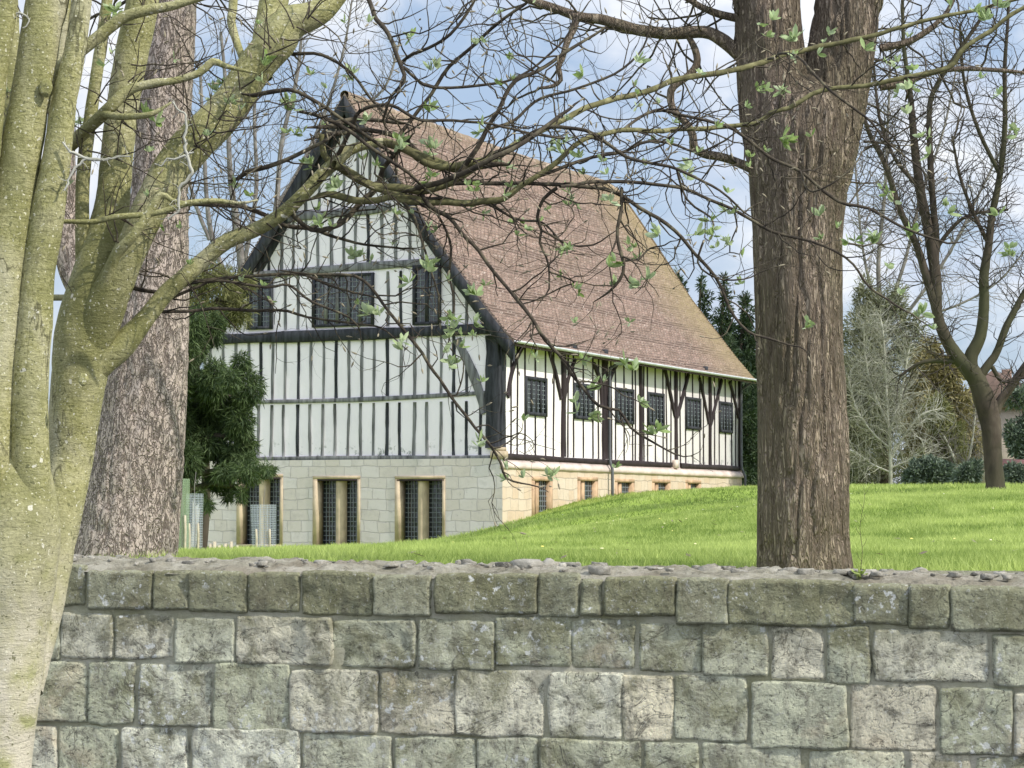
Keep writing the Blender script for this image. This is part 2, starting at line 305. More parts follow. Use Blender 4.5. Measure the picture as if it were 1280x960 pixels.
def m_roof():
    t = NT('roof_clay_tiles', 0.9); uv = t.n('ShaderNodeUVMap').outputs[0]
    wob = t.n('ShaderNodeVectorMath', operation='ADD'); nz = t.n('ShaderNodeTexNoise'); nz.inputs['Scale'].default_value = 0.9; nz.inputs['Detail'].default_value = 4; t.l(uv, nz.inputs['Vector'])
    sc = t.n('ShaderNodeVectorMath', operation='SCALE'); sc.inputs['Scale'].default_value = 0.09; t.l(nz.outputs['Color'], sc.inputs[0]); t.l(uv, wob.inputs[0]); t.l(sc.outputs[0], wob.inputs[1])
    b = t.n('ShaderNodeTexBrick'); b.offset = 0.5; b.inputs['Scale'].default_value = 1.0; b.inputs['Brick Width'].default_value = 0.30; b.inputs['Row Height'].default_value = 0.14; b.inputs['Mortar Size'].default_value = 0.022; b.inputs['Mortar Smooth'].default_value = 0.3
    b.inputs['Color1'].default_value = (0.38, 0.262, 0.222, 1); b.inputs['Color2'].default_value = (0.235, 0.17, 0.14, 1); b.inputs['Mortar'].default_value = (0.10, 0.07, 0.06, 1); t.l(wob.outputs[0], b.inputs['Vector'])
    c = t.mix(.2, b.outputs['Color'], (0.34, 0.24, 0.20))
    n4 = t.noise(uv, 7.0, 4, 0.7); c = t.mix(t.ramp(n4, [(0.56, 0.0), (0.66, 0.8)]), c, (0.62, 0.52, 0.47))
    n = t.noise(uv, 0.45, 6, 0.65); c = t.mix(t.ramp(n, [(0.42, 0.0), (0.66, 0.35)]), c, (0.22, 0.165, 0.135))
    # lichen: grows towards the far verge and the ridge (worn into the tiles)
    sx = t.n('ShaderNodeSeparateXYZ'); t.l(uv, sx.inputs[0])
    a = t.n('ShaderNodeMapRange'); a.inputs['From Min'].default_value = 18.0; a.inputs['From Max'].default_value = 23.5; t.l(t.math('ADD', sx.outputs['X'], t.math('MULTIPLY', n, 5.0)), a.inputs['Value']); a.inputs['From Min'].default_value = 21.5; a.inputs['From Max'].default_value = 26.5
    r = t.n('ShaderNodeMapRange'); r.inputs['From Min'].default_value = 10.4; r.inputs['From Max'].default_value = 12.9; t.l(t.math('ADD', sx.outputs['Y'], t.math('MULTIPLY', n, 2.5)), r.inputs['Value'])
    f = t.math('MAXIMUM', a.outputs[0], t.math('MULTIPLY', r.outputs[0], .4)); c = t.mix(t.math('MULTIPLY', f, t.ramp(t.noise(uv, 3.0, 5, 0.7), [(0.3, 0.45), (0.65, 1.0)])), c, (0.34, 0.265, 0.155))
    vo = t.n('ShaderNodeTexVoronoi'); vo.inputs['Scale'].default_value = 3.2; t.l(uv, vo.inputs['Vector']); hs = t.n('ShaderNodeSeparateColor'); t.l(vo.outputs['Color'], hs.inputs[0])
    c = t.mix(t.math('MULTIPLY', t.ramp(hs.outputs[0], [(0.80, 0.0), (0.92, .55)]), t.ramp(vo.outputs['Distance'], [(.12, 1.0), (.2, 0.0)])), c, (0.16, 0.115, 0.10)); c = t.mix(t.math('MULTIPLY', t.ramp(hs.outputs[1], [(0.86, 0.0), (0.94, .6)]), t.ramp(vo.outputs['Distance'], [(.10, 1.0), (.16, 0.0)])), c, (0.56, 0.42, 0.34))
    t.col(c); t.bump(t.math('SUBTRACT', t.math('MULTIPLY', n4, 0.5), b.outputs['Fac']), 0.02); return t.m
M['roof'] = m_roof()
def m_wallstone():
    t = NT('garden_wall_stone', 0.95); v = t.coord(); r = t.attr()
    base = t.ramp(r, [(0.0, (0.36, 0.36, 0.225)), (0.25, (0.59, 0.585, 0.43)), (0.5, (0.47, 0.475, 0.33)), (0.72, (0.74, 0.725, 0.57)), (0.93, (0.63, 0.57, 0.42)), (1.0, (0.84, 0.76, 0.55))])
    n = t.noise(v, 13, 9, 0.72, 0.4); c = t.mix(t.ramp(n, [(0.44, 0.0), (0.58, 0.8)]), base, t.mix(1.0, base, (1.35, 1.35, 1.32), 'MULTIPLY'))
    c = t.mix(t.ramp(n, [(0.36, 0.85), (0.47, 0.0)]), c, (0.17, 0.16, 0.12))
    n2 = t.noise(v, 4.0, 6, 0.65, 0.7); c = t.mix(t.ramp(n2, [(0.49, 0.0), (0.64, 0.7)]), c, (0.19, 0.185, 0.09))
    c = t.mix(t.ramp(t.noise(v, 1.9, 4, .6, .8), [(.60, 0.), (.70, .6)]), c, (0.80, 0.66, 0.45)); cr = t.math('ABSOLUTE', t.math('SUBTRACT', t.noise(t.coord((.7, .7, 1)), 4.2, 4, .6, 1.2), .5)); c = t.mix(t.ramp(cr, [(0.0, .8), (.008, 0.)]), c, (.07, .065, .05))
    st = t.noise(t.coord((1, 1, .22)), 17, 5, 0.65); c = t.mix(t.ramp(st, [(0.50, 0.0), (0.66, 0.55)]), c, (0.24, 0.22, 0.17))        # rain streaks
    sx = t.n('ShaderNodeSeparateXYZ'); t.l(v, sx.inputs[0]); top = t.n('ShaderNodeMapRange'); top.inputs['From Min'].default_value = 1.10; top.inputs['From Max'].default_value = 1.34; t.l(t.math('ADD', sx.outputs['Z'], t.math('MULTIPLY', n2, 0.22)), top.inputs['Value'])
    c = t.mix(t.math('MULTIPLY', top.outputs[0], 0.6), c, (0.185, 0.175, 0.09))       # algae grown on the top courses
    n3 = t.noise(v, 60, 5, 0.75); c = t.mix(t.ramp(n3, [(0.58, 0.0), (0.64, 0.85)]), c, (0.10, 0.095, 0.075)); c = t.mix(t.ramp(n3, [(0.36, 0.6), (0.41, 0.0)]), c, (0.62, 0.61, 0.54))
    n5 = t.noise(v, 30, 4, 0.6); n6 = t.noise(v, 2.2, 2); c = t.mix(t.math('MULTIPLY', t.ramp(n5, [(0.59, 0.0), (0.64, 1.0)]), t.ramp(n6, [(0.5, 0.0), (0.58, 0.9)])), c, (0.74, 0.74, 0.68))
    vo = t.n('ShaderNodeTexVoronoi'); vo.inputs['Scale'].default_value = 26; t.l(v, vo.inputs['Vector']); pit = t.math('MULTIPLY', t.ramp(vo.outputs['Distance'], [(0.10, 0.0), (0.26, 1.0)]), 1.0)
    t.col(c); t.bump(t.math('ADD', t.math('ADD', t.math('MULTIPLY', n, 1.3), t.math('MULTIPLY', n3, -0.35)), t.math('MULTIPLY', pit, 0.16)), 0.032); return t.m
M['wall_stone'] = m_wallstone()
def m_mortar():
    t = NT('old_mortar', 0.95); v = t.coord(); n = t.noise(v, 3, 5, 0.6); c = t.ramp(n, [(0.3, (0.28, 0.27, 0.15)), (0.5, (0.42, 0.40, 0.29)), (0.7, (0.56, 0.52, 0.41))])
    t.col(c); t.bump(t.noise(v, 45, 8, 0.75), 0.015); return t.m
M['mortar'] = m_mortar()
def m_coping():
    t = NT('coping_mortar_rough', 0.95); v = t.coord(); n = t.noise(v, 7, 8, 0.7); c = t.ramp(n, [(0.32, (0.17, 0.155, 0.105)), (0.5, (0.38, 0.35, 0.265)), (0.68, (0.58, 0.54, 0.44))])
    n2 = t.noise(v, 2.5, 4); c = t.mix(t.ramp(n2, [(0.5, 0.0), (0.7, 0.6)]), c, (0.29, 0.235, 0.17))
    c = t.mix(t.ramp(t.noise(v, 22, 6, 0.7), [(0.56, 0.0), (0.64, 0.7)]), c, (0.13, 0.12, 0.09)); t.col(c); t.bump(t.noise(v, 28, 9, 0.75), 0.035); return t.m
M['coping'] = m_coping()
def m_lawn():
    t = NT('lawn_turf', 0.95); v = t.coord(); n = t.noise(v, 0.5, 6, 0.65); n2 = t.noise(v, 9, 5, 0.7)
    c = t.ramp(n, [(0.35, (0.20, 0.29, 0.035)), (0.65, (0.32, 0.42, 0.07))]); c = t.mix(t.ramp(n2, [(0.45, 0.0), (0.7, 0.5)]), c, (0.09, 0.14, 0.02))
    t.col(c); t.bump(n2, 0.05); return t.m
M['lawn'] = m_lawn()
M['street'] = plain('street_asphalt', (0.06, 0.06, 0.06), 0.9, 0.2, 30, 0.004)
def m_mesh_guard(name, c, alpha):
    t = NT(name, 0.4); t.col(c); uv = t.n('ShaderNodeUVMap').outputs[0]
    b = t.n('ShaderNodeTexBrick'); b.offset = 0.0; b.inputs['Scale'].default_value = 1.0; b.inputs['Brick Width'].default_value = 0.07; b.inputs['Row Height'].default_value = 0.05; b.inputs['Mortar Size'].default_value = 0.006
    t.l(uv, b.inputs['Vector']); f = t.math('MAXIMUM', t.math('MULTIPLY', b.outputs['Fac'], .4), alpha); t.l(f, t.b.inputs['Alpha']); return t.m
M['guard'] = m_mesh_guard('guard_clear_mesh', (0.50, 0.54, 0.57), 0.13)
M['guard_green'] = m_mesh_guard('guard_green_mesh', (0.34, 0.44, 0.27), 0.3)
M['brick'] = plain('house_brick_far', (0.20, 0.13, 0.10), 0.9, 0.2, 3, 0.01)
M['slate'] = plain('roof_far_brown', (0.15, 0.10, 0.08), 0.9, 0.3, 2, 0.01)
M['render'] = plain('render_far_pink', (0.36, 0.29, 0.24), 0.9, 0.1, 2, 0.01)
M['redroof'] = plain('shed_roof_red', (0.14, 0.065, 0.055), 0.8, 0.2, 2, 0.01)
# ------------------------------------------------------------------ terrain
TH = math.atan2(1326, F)
EX = np.array([math.cos(TH), -math.sin(TH), 0]); EY = np.array([math.sin(TH), math.cos(TH), 0])
C0 = W(626, 600, 77); C0[2] = 0
ctrl = [(0, 700, 14), (300, 704, 14), (600, 706, 14), (900, 707, 14), (1280, 708, 14), (100, 700, 30), (400, 699, 30), (640, 699, 30), (900, 676, 30), (1280, 668, 30),
        (150, 695, 50), (300, 695, 50), (450, 692, 50), (560, 690, 50), (700, 664, 50), (900, 634, 50), (1280, 622, 50), (540, 687, 66), (600, 668, 68), (650, 648, 70), (760, 622, 72), (860, 615, 72), (1000, 612.5, 70), (1250, 609, 64), (1100, 611.5, 80),
        (200, 689, 80), (300, 688, 79), (500, 687.5, 77), (580, 685, 75), (640, 653, 77), (720, 626, 82.5), (793, 617, 88), (925, 615, 99), (1100, 613, 100), (1280, 611, 100), (200, 680, 110), (-400, 690, 60), (1700, 620, 60), (1900, 615, 110), (-600, 680, 120)]
CP = np.array([W(*c) for c in ctrl])
CP = np.vstack([CP, [(-12, 9, 1.25), (12, 9, 1.35), (-40, 12, 1.2), (40, 12, 1.6)]])
def _k(a, b): return np.sqrt(((a[:, None, :2] - b[None, :, :2]) ** 2).sum(-1) + 4.0 ** 2)
_A = np.zeros((len(CP) + 1,) * 2); _A[:-1, :-1] = _k(CP, CP) - 0.6 * np.eye(len(CP)); _A[-1, :-1] = 1; _A[:-1, -1] = 1
_w = np.linalg.solve(_A, np.append(CP[:, 2], 0))
def tz(x, y):
    x = np.asarray(x, float); y = np.asarray(y, float); P = np.stack([x.ravel(), y.ravel()], 1); out = np.zeros(len(P))
    for i in range(0, len(P), 20000):
        q = P[i:i + 20000]; out[i:i + 20000] = _k(q, CP) @ _w[:-1] + _w[-1]
    d = np.hypot(P[:, 0], P[:, 1] - 40); f = np.clip((d - 75) / 60, 0, 1); f = f * f * (3 - 2 * f)
    out = out * (1 - f) + 1.9 * f
    return out.reshape(x.shape)
def tz1(x, y): return float(tz(np.array([x]), np.array([y]))[0])
# garden wall frame
WA = W(0, 760, 10.6); WB = W(1280, 760, 9.5); WD = nrm(np.array([WB[0] - WA[0], WB[1] - WA[1], 0])); WN = np.array([WD[1], -WD[0], 0])   # WN faces the camera
if WN[1] > 0: WN = -WN
WO = np.array([WA[0], WA[1], 0])
WT = 0.46
def wall_uv(px, py):
    q = plane_hit(px, py, WN, WO); d = q - WO; return d @ WD, q[2]
def wallP(a, b, z): # a along, b depth behind front face
    return WO + WD * a - WN * b + np.array([0, 0, 1]) * z
av = np.concatenate([-np.geomspace(2500, 42, 16), np.arange(-40, 62, 1.0), np.geomspace(64, 2500, 16)])
bv = np.concatenate([[WT * .6], np.arange(0.8, 30, 0.7), np.arange(30, 120, 1.4), np.geomspace(124, 3500, 18)])
Ag, Bg = np.meshgrid(av, bv)
P = WO[None, None, :] + WD * Ag[..., None] - WN * Bg[..., None]
P[..., 2] = tz(P[..., 0], P[..., 1]); n_a = len(av)
i, j = np.meshgrid(np.arange(len(bv) - 1), np.arange(n_a - 1), indexing='ij'); i = i.ravel(); j = j.ravel()
Qg = np.stack([i * n_a + j, i * n_a + j + 1, (i + 1) * n_a + j + 1, (i + 1) * n_a + j], -1)
g = MB(); g.add(P.reshape(-1, 3), Qg); tag(g.build('lawn', M['lawn'], smooth=True), kind='structure')
g = MB(); V = [wallP(-2500, WT * .59, 0), wallP(2500, WT * .59, 0), wallP(2500, -800, 0), wallP(-2500, -800, 0)]; g.add(V, [(3, 2, 1, 0)]); tag(g.build('street', M['street']), kind='structure')
# grass blades
rng = np.random.default_rng(7)
def blades(n, d0, d1, h0, h1, w0, w1, power=1.0):
    u = rng.random(n); D = (d0 ** power + u * (d1 ** power - d0 ** power)) ** (1 / power)
    X = (rng.random(n) * 2 - 1) * D * 0.232 + 0.0 * D
    X = np.where(np.abs(X) < 99, X, 0); Z = tz(X, D)
    b = ((np.stack([X, D, X * 0], 1) - WO) @ (-WN)); dl = np.stack([X, D, X * 0], 1) - C0; lx = dl @ EX; ly = dl @ EY
    ok = (b > WT + .05) & ~((lx < 0.05) & (ly > -0.05) & (lx > -11.1) & (ly < 24.2)); X, D, Z = X[ok], D[ok], Z[ok]; n = len(X)
    patch = 1.5 * fbm(np.stack([X * .45, D * .3, X * 0], 1), 5, 3, .65); tuft = fbm(np.stack([X * 2.2, D * 1.2, X * 0], 1), 2, 5)
    h = (h0 + (h1 - h0) * rng.random(n)) * (1 + 0.45 * patch + 0.7 * tuft); h = np.clip(h, .02, .2); w = w0 + (w1 - w0) * rng.random(n); w *= (D / d0) ** 0.35
    an = rng.random(n) * math.tau; lean = rng.normal(0, 0.45, (n, 2)) * h[:, None]
    B = np.stack([X, D, Z - 0.01], 1); dx = np.stack([np.cos(an) * w, np.sin(an) * w * .5, 0 * w], 1)
    tip = B + np.stack([lean[:, 0], lean[:, 1], h], 1)
    V = np.stack([B - dx, B + dx, tip], 1).reshape(-1, 3)
    c = np.clip(0.42 + 0.6 * patch + 0.45 * tuft + rng.normal(0, 0.16, n), 0, 1)
    return V, np.repeat(c, 3)
g = MB()
for a in ((260000, 11.5, 30, .035, .085, .003, .006, 1.3), (260000, 30, 62, .045, .10, .005, .010, 1.3), (120000, 62, 108, .06, .13, .012, .02, 1.2)):
    V, c = blades(*a); g.add(V, T=np.arange(len(V)).reshape(-1, 3), a=c)
tag(g.build('grass', M['grass']), 'short bright green grass covering the lawn behind the wall', 'grass', kind='stuff')
# ------------------------------------------------------------------ garden wall (retaining wall in front)
rng = np.random.default_rng(11); random.seed(4)
C1 = [(57, 106, 709, 757), (112.5, 191, 715, 761), (193, 236, 715, 761), (238, 310, 716, 764), (312, 374, 718, 764), (378.5, 466, 717, 768), (468, 537, 720, 769), (544, 671, 719, 766), (674, 723, 720, 771), (727, 752, 726, 768), (757, 844, 724, 769), (847, 909, 725, 779), (912, 1067, 728, 781), (1069, 1135, 733, 780), (1137, 1185, 733, 784), (1190, 1297, 736, 789)]
C2 = [(20, 75, 764, 823), (78.5, 141, 768, 823), (147, 217, 770, 822), (220, 293, 774, 828), (297, 415, 772, 830), (417, 519, 776, 833), (524, 617, 775, 836), (621, 713, 772, 832), (715, 793, 777, 835), (801, 876, 780, 839), (879, 958, 781, 844), (966, 1029, 786, 849), (1034, 1086, 784, 853), (1093, 1233, 789, 852), (1243, 1306, 795, 857)]
C3 = [(40, 108, 827, 902), (112.5, 169, 829, 903), (175, 265, 831, 906), (269, 361, 831, 914), (364, 471, 838, 914), (476, 568, 842, 917), (571, 679, 838, 919), (687, 778, 843, 922), (780, 840, 845, 924), (844, 933, 846, 925), (940, 1058, 853, 935), (1064, 1169, 857, 936), (1176, 1265, 862, 944), (1268, 1340, 868, 945)]
C4 = [(10, 71, 909, 985), (76, 146, 909, 985), (154, 234, 911, 987), (242, 375, 912, 990), (381, 489, 919, 992), (495, 594, 923, 995), (598, 672, 924, 996), (677, 802, 926, 998), (806, 872, 929, 999), (879, 1000, 931, 1003), (1013, 1130, 939, 1008), (1138, 1213, 941, 1012), (1220, 1330, 947, 1016)]
def stone_rects():
    out = []
    for ci, C in enumerate((C1, C2, C3, C4)):
        rects = []
        for (x0, x1, y0, y1) in C:
            a0, z1 = wall_uv(x0, y0); a1, z1b = wall_uv(x1, y0); _, z0 = wall_uv((x0 + x1) / 2, y1); rects.append([a0, a1, z0, (z1 + z1b) / 2])
        sl = np.polyfit([(r[0] + r[1]) / 2 for r in rects], [r[3] for r in rects], 1); sb = np.polyfit([(r[0] + r[1]) / 2 for r in rects], [r[2] for r in rects], 1)
        def ext(a, sgn):
            o = []
            while abs(a) < 11:
                w = random.uniform(.18, .42); b = a + sgn * w; m_ = (a + b) / 2; o.append([min(a, b), max(a, b), np.polyval(sb, m_) * .0 + sb[1] + sb[0] * np.clip(m_, -4, 8), sl[1] + sl[0] * np.clip(m_, -4, 8)]); a = b + sgn * .02
            return o
        rects += ext(rects[0][0] - .02, -1) + ext(rects[-1][1] + .02, 1)
        out += [(r, ci) for r in rects]
    # two more courses down to the street, below the photo
    zt0 = min(r[2] for r, c in out if c == 3) - .02
    lo = [r for r, c in out if c == 3]
    a = -10.9
    for k in range(2):
        a = -10.9 + .1 * k
        while a < 10.9:
            w = random.uniform(.2, .42); hi = (zt0 - 0.0) if k == 0 else zt0 / 2 - .01; l0 = zt0 / 2 + .01 if k == 0 else -.05
            out.append(([a, a + w, l0, hi], 4 + k)); a += w + .02
    return out
g = MB()
special = {(2, 8): 1.0, (2, 5): 0.9, (1, 13): 0.80, (0, 10): 0.02, (0, 4): 0.05}
cnt = {}
for (a0, a1, z0, z1), ci in stone_rects():
    k = cnt.get(ci, 0); cnt[ci] = k + 1
    w, h = a1 - a0, z1 - z0; near = -0.3 < (a0 + a1) / 2 < 5.2 and ci < 4
    res = 0.009 if near else 0.04
    nu, nv = max(6, int(w / res)), max(6, int(h / res)); u = np.linspace(-1, 1, nu); v = np.linspace(-1, 1, nv)
    # denser near the edges
    u = np.sign(u) * np.abs(u) ** 0.8; v = np.sign(v) * np.abs(v) ** 0.8
    U, Vv = np.meshgrid(u, v); rr = rng.uniform(.004, .010)
    dx = (1 - np.abs(U)) * w / 2; dz = (1 - np.abs(Vv)) * h / 2
    # rounded corner squeeze
    cr = np.clip(1 - 0.045 * (np.abs(U) ** 6) * (np.abs(Vv) ** 6), 0, 1)
    A_ = (a0 + a1) / 2 + U * w / 2 * cr; Z_ = (z0 + z1) / 2 + Vv * h / 2 * cr
    Pn = np.stack([A_ * 9 + k * 3.1, Z_ * 9 + ci * 5.2, A_ * 0 + k], -1)
    A_ = A_ + np.sign(U) * np.abs(U) ** 3 * .010; Z_ = Z_ + np.sign(Vv) * np.abs(Vv) ** 3 * .010
    A_ = A_ + 0.013 * fbm(Pn * .9, 4, 21, .6); Z_ = Z_ + 0.013 * fbm(Pn * .9 + 40, 4, 22, .6)
    tiltn = rng.normal(0, .012, 2); Z_ = Z_ + tiltn[0] * (A_ - (a0 + a1) / 2) * .6
    e = np.minimum(dx, dz); edge = np.clip(e / rr, 0, 1); roundf = np.sqrt(1 - (1 - edge) ** 2)
    pro = 0.018 + 0.009 * rng.random() + (.006 if ci == 0 else 0); rough = rng.uniform(.006, .017) * (1.3 if ci < 2 else 1)
    D_ = pro * roundf - 0.012 + rough * fbm(Pn * .7, 5, 31, .6) * roundf + (U * rng.normal(0, .003) + Vv * rng.normal(0, .003)) - 0.010 * np.clip(fbm(Pn * .45, 2, 77) - .35, 0, 1) * roundf
    D_ = D_ + 0.008 * (1 - (U ** 2 + Vv ** 2) / 2) * rng.uniform(0, .5) - .011 * np.clip(ridged(Pn * .35, 2, 41) - .75, 0, 1) * roundf
    base = WO + WD * A_[..., None] + WN * D_[..., None]; base[..., 2] = Z_
    i, j = np.meshgrid(np.arange(nv - 1), np.arange(nu - 1), indexing='ij'); i = i.ravel(); j = j.ravel()
    Q = np.stack([i * nu + j, i * nu + j + 1, (i + 1) * nu + j + 1, (i + 1) * nu + j], -1)
    c = special.get((ci, k), rng.uniform(0.0, .55) if ci == 0 else rng.uniform(.15, .92)); g.add(base.reshape(-1, 3), Q, a=c)
wallE = empty('stone_wall', tuple(wallP(2.2, 0.2, 0)))
tag(wallE, 'weathered grey green block stone retaining wall with rough mortared top', 'stone wall')
def child(o, par):   # geometry is in world space: offset it under its parent
    o.parent = par; o.matrix_parent_inverse = par.matrix_world.inverted(); return o
bpy.context.view_layer.update()
child(g.build('stone_courses', M['wall_stone'], smooth=True), wallE)
# mortar face, with uneven depth; top follows the first course
c1 = [wall_uv((x0 + x1) / 2, y0) for (x0, x1, y0, y1) in C1]; tl = np.polyfit([c[0] for c in c1], [c[1] for c in c1], 1)
def wtop(a): a = np.clip(a, -1.5, 6); return tl[0] * a + tl[1]
au = np.concatenate([np.arange(-11, -.6, .12), np.arange(-.6, 5.3, .012), np.arange(5.3, 11, .12)]); vz = np.linspace(0, 1, 90)
Am, Vm = np.meshgrid(au, vz); Zm = -.05 + (wtop(Am) - .006 + .05) * Vm
Dm = -0.002 + 0.008 * fbm(np.stack([Am * 9, Zm * 9, Am * 0], -1), 4, 51) + 0.003 * fbm(np.stack([Am * 50, Zm * 50, Am * 0], -1), 2, 52)
holes = fbm(np.stack([Am * 5.5, Zm * 9, Am * 0 + 3], -1), 3, 57); Dm = Dm - 0.05 * np.clip(holes - .33, 0, .5)
Pm = WO + WD * Am[..., None] + WN * Dm[..., None]; Pm[..., 2] = Zm; na = len(au)
i, j = np.meshgrid(np.arange(89), np.arange(na - 1), indexing='ij'); i = i.ravel(); j = j.ravel(); Q = np.stack([i * na + j, i * na + j + 1, (i + 1) * na + j + 1, (i + 1) * na + j], -1)
g = MB(); g.add(Pm.reshape(-1, 3), Q)
V = [wallP(-11, WT, -.05), wallP(11, WT, -.05), wallP(11, WT, 1.36), wallP(-11, WT, 1.36)]; g.add(V, [(1, 0, 3, 2)])
child(g.build('mortar', M['mortar'], smooth=True), wallE)
# coping: lumpy mortar crown
bv = np.linspace(0, 1, 34); Am, Bm = np.meshgrid(au, bv)
crown = -.012 * (1 - np.clip(Bm * 12, 0, 1)) + 0.036 * np.sin(np.clip(Bm, 0, 1) * math.pi * 0.62) ** 0.8
Pn = np.stack([Am * 6, Bm * 3, Am * 0], -1)
Zc = wtop(Am) + crown + (0.026 * fbm(Pn, 5, 61, .65) + 0.022 * np.clip(fbm(Pn * 3.5, 3, 63), 0, 1) + .010 * ridged(Pn * 2.2, 2, 65)) * np.clip(Bm * 5, .15, 1) - 0.10 * np.clip((Bm - .93) / .07, 0, 1)
front = 0.030 * fbm(np.stack([Am * 5, Am * 0, Am * 0], -1), 4, 64, .65) + .006
Dp = Bm * WT - 0.004 + front * (1 - Bm)
Pm = WO + WD * Am[..., None] - WN * Dp[..., None]; Pm[..., 2] = Zc
i, j = np.meshgrid(np.arange(33), np.arange(na - 1), indexing='ij'); i = i.ravel(); j = j.ravel(); Q = np.stack([i * na + j, i * na + j + 1, (i + 1) * na + j + 1, (i + 1) * na + j], -1)
g = MB(); g.add(Pm.reshape(-1, 3), Q); child(g.build('coping_mortar', M['coping'], smooth=True), wallE)
def rock(c, sx, sy, sz, seed):
    n, m_ = 6, 8; th = np.linspace(0.05, math.pi * .98, n); ph = np.arange(m_) * math.tau / m_; T_, P_ = np.meshgrid(th, ph, indexing='ij')
    d = np.stack([np.sin(T_) * np.cos(P_), np.sin(T_) * np.sin(P_), np.cos(T_)], -1); s = np.sign(d) * np.abs(d) ** 0.55
    r = 1 + 0.8 * fbm(d * 1.6 + seed * 7.7, 3, 3); rot = seed * 1.7; X = s[..., 0] * sx * r; Y = s[..., 1] * sy * r; Z = s[..., 2] * sz * r
    V = np.stack([c[0] + X * math.cos(rot) - Y * math.sin(rot), c[1] + X * math.sin(rot) + Y * math.cos(rot), c[2] + Z], -1).reshape(-1, 3)
    Q = [(i * m_ + j, i * m_ + (j + 1) % m_, (i + 1) * m_ + (j + 1) % m_, (i + 1) * m_ + j) for i in range(n - 1) for j in range(m_)]; return V, Q
g = MB()
for k in range(380):
    a = rng.uniform(-1.5, 6); right = a > 2.2; b = rng.uniform(.22, .46) if rng.random() < .75 else rng.uniform(.05, .3); s = rng.uniform(.008, .032) * (1.15 if right else .7) * (1.0 if rng.random() < .6 else .6)
    c = wallP(a, b, 0); c[2] = wtop(a) + 0.033 + rng.uniform(-.010, .014); V, Q = rock(c, s * rng.uniform(.8, 2.2), s, s * rng.uniform(.35, .8), k); g.add(V, Q, a=rng.random())
child(g.build('rubble_stones', M['rubble'], smooth=False), wallE)
# ------------------------------------------------------------------ timber framed hall
hall = empty('timber_framed_hall', (C0[0], C0[1], 0.0), -TH)
tag(hall, 'long black and white timber framed hall on a stone ground floor with steep tiled roof', 'building')
HL, HX = 24.0, -11.05; SILL = 3.40; EAVE = 7.20
def G(px, py, off=0.0):
    q = plane_hit(px, py, EY, C0 + EY * off); return float((q - C0) @ EX), float(q[2])
def S(px, py, off=0.0):
    q = plane_hit(px, py, EX, C0 + EX * off); return float((q - C0) @ EY), float(q[2])
def z2(x, y): return 220 + x / 3.0476, 400 + y / 3.0476      # zoom sheets used while measuring
def z1(x, y): return 220 + x / 3.0476, 160 + y / 3.0476
def z3(x, y): return 560 + x / 3.0476, 400 + y / 3.0476
RX = -5.48; half = [(0, 15.45), (1.0, 14.02), (1.95, 12.64), (3.35, 10.52), (4.3, 9.30), (5.3, 8.02), (6.15, 7.02)]
RIG = [(RX + d, z) for d, z in half]; LEF = [(RX - d, z) for d, z in half]
def roof_z(x, drop=0.0):
    d = abs(x - RX); ds = [h[0] for h in half]; zs = [h[1] for h in half]; return float(np.interp(d, ds, zs)) - drop
def with_uv(me, fn):
    uvl = me.uv_layers.new(name='UVMap'); n = len(me.loops); vi = np.zeros(n, np.int32); me.loops.foreach_get('vertex_index', vi)
    co = np.zeros(len(me.vertices) * 3, np.float32); me.vertices.foreach_get('co', co); co = co.reshape(-1, 3)[vi]
    uv = fn(co).astype(np.float32); uvl.data.foreach_set('uv', uv.ravel())
def wall_with_holes(xs, zs, holes, P):
    """grid of cells between sorted cut lines, skipping holes; P maps (u, z) to a point"""
    us = sorted(set([xs[0], xs[1]] + [h[0] for h in holes] + [h[1] for h in holes])); ws = sorted(set([zs[0], zs[1]] + [h[2] for h in holes] + [h[3] for h in holes]))
    V = []; Q = []
    for a, b in zip(us[:-1], us[1:]):
        for c, d in zip(ws[:-1], ws[1:]):
            um, wm = (a + b) / 2, (c + d) / 2
            if any(h[0] < um < h[1] and h[2] < wm < h[3] for h in holes): continue
            k = len(V); V += [P(a, c), P(b, c), P(b, d), P(a, d)]; Q.append((k, k + 1, k + 2, k + 3))
    return V, Q
# window openings in the stone storey
gwin = []
for (xa, xb, ya, yb, lights) in ((545, 697, 606, 858, ((545, 605), (637, 697))), (858, 1020, 606, 862, ((858, 918), (950, 1020))), (255, 403, 600, 855, ((255, 312), (343, 403)))):
    x0, zt = G(*z2(xa, ya)); x1, _ = G(*z2(xb, ya)); _, zb = G(*z2((xa + xb) / 2, yb)); ls = [(G(*z2(p, 700))[0], G(*z2(q, 700))[0]) for p, q in lights]
    gwin.append((x0, x1, zb, zt, ls))
swin = []
for (xa, xb, ya) in ((318, 376, 612), (492, 550, 612), (634, 690, 618), (776, 828, 620), (903, 946, 622)):
    y0, zt = S(*z3(xa, ya)); y1, _ = S(*z3(xb, ya)); swin.append((y0, y1, 1.15, zt))
g = MB()
V, Q = wall_with_holes((HX - .9, 0.10), (-.4, SILL - .05), [(h[0], h[1], h[2], h[3]) for h in gwin], lambda u, z: (u, -.10, z)); g.add(V, Q)
g.box(HX - .9, HX - .88, -.10, .5, -.4, SILL - .05)
me = g.mesh('stone_storey_front'); with_uv(me, lambda c: np.stack([c[:, 0], c[:, 2]], 1)); link('stone_storey', me, M['ashlar'], hall)
g = MB(); V, Q = wall_with_holes((-.10, HL + .1), (-.4, SILL - .30), swin, lambda u, z: (.10, u, z)); g.add(V, Q)
V = [(.10, HL + .1, -.4), (HX, HL + .1, -.4), (HX, HL + .1, SILL), (.10, HL + .1, SILL), (HX, 0, -.4), (HX, 0, SILL)]; g.add(V, [(0, 1, 2, 3), (1, 4, 5, 2)])
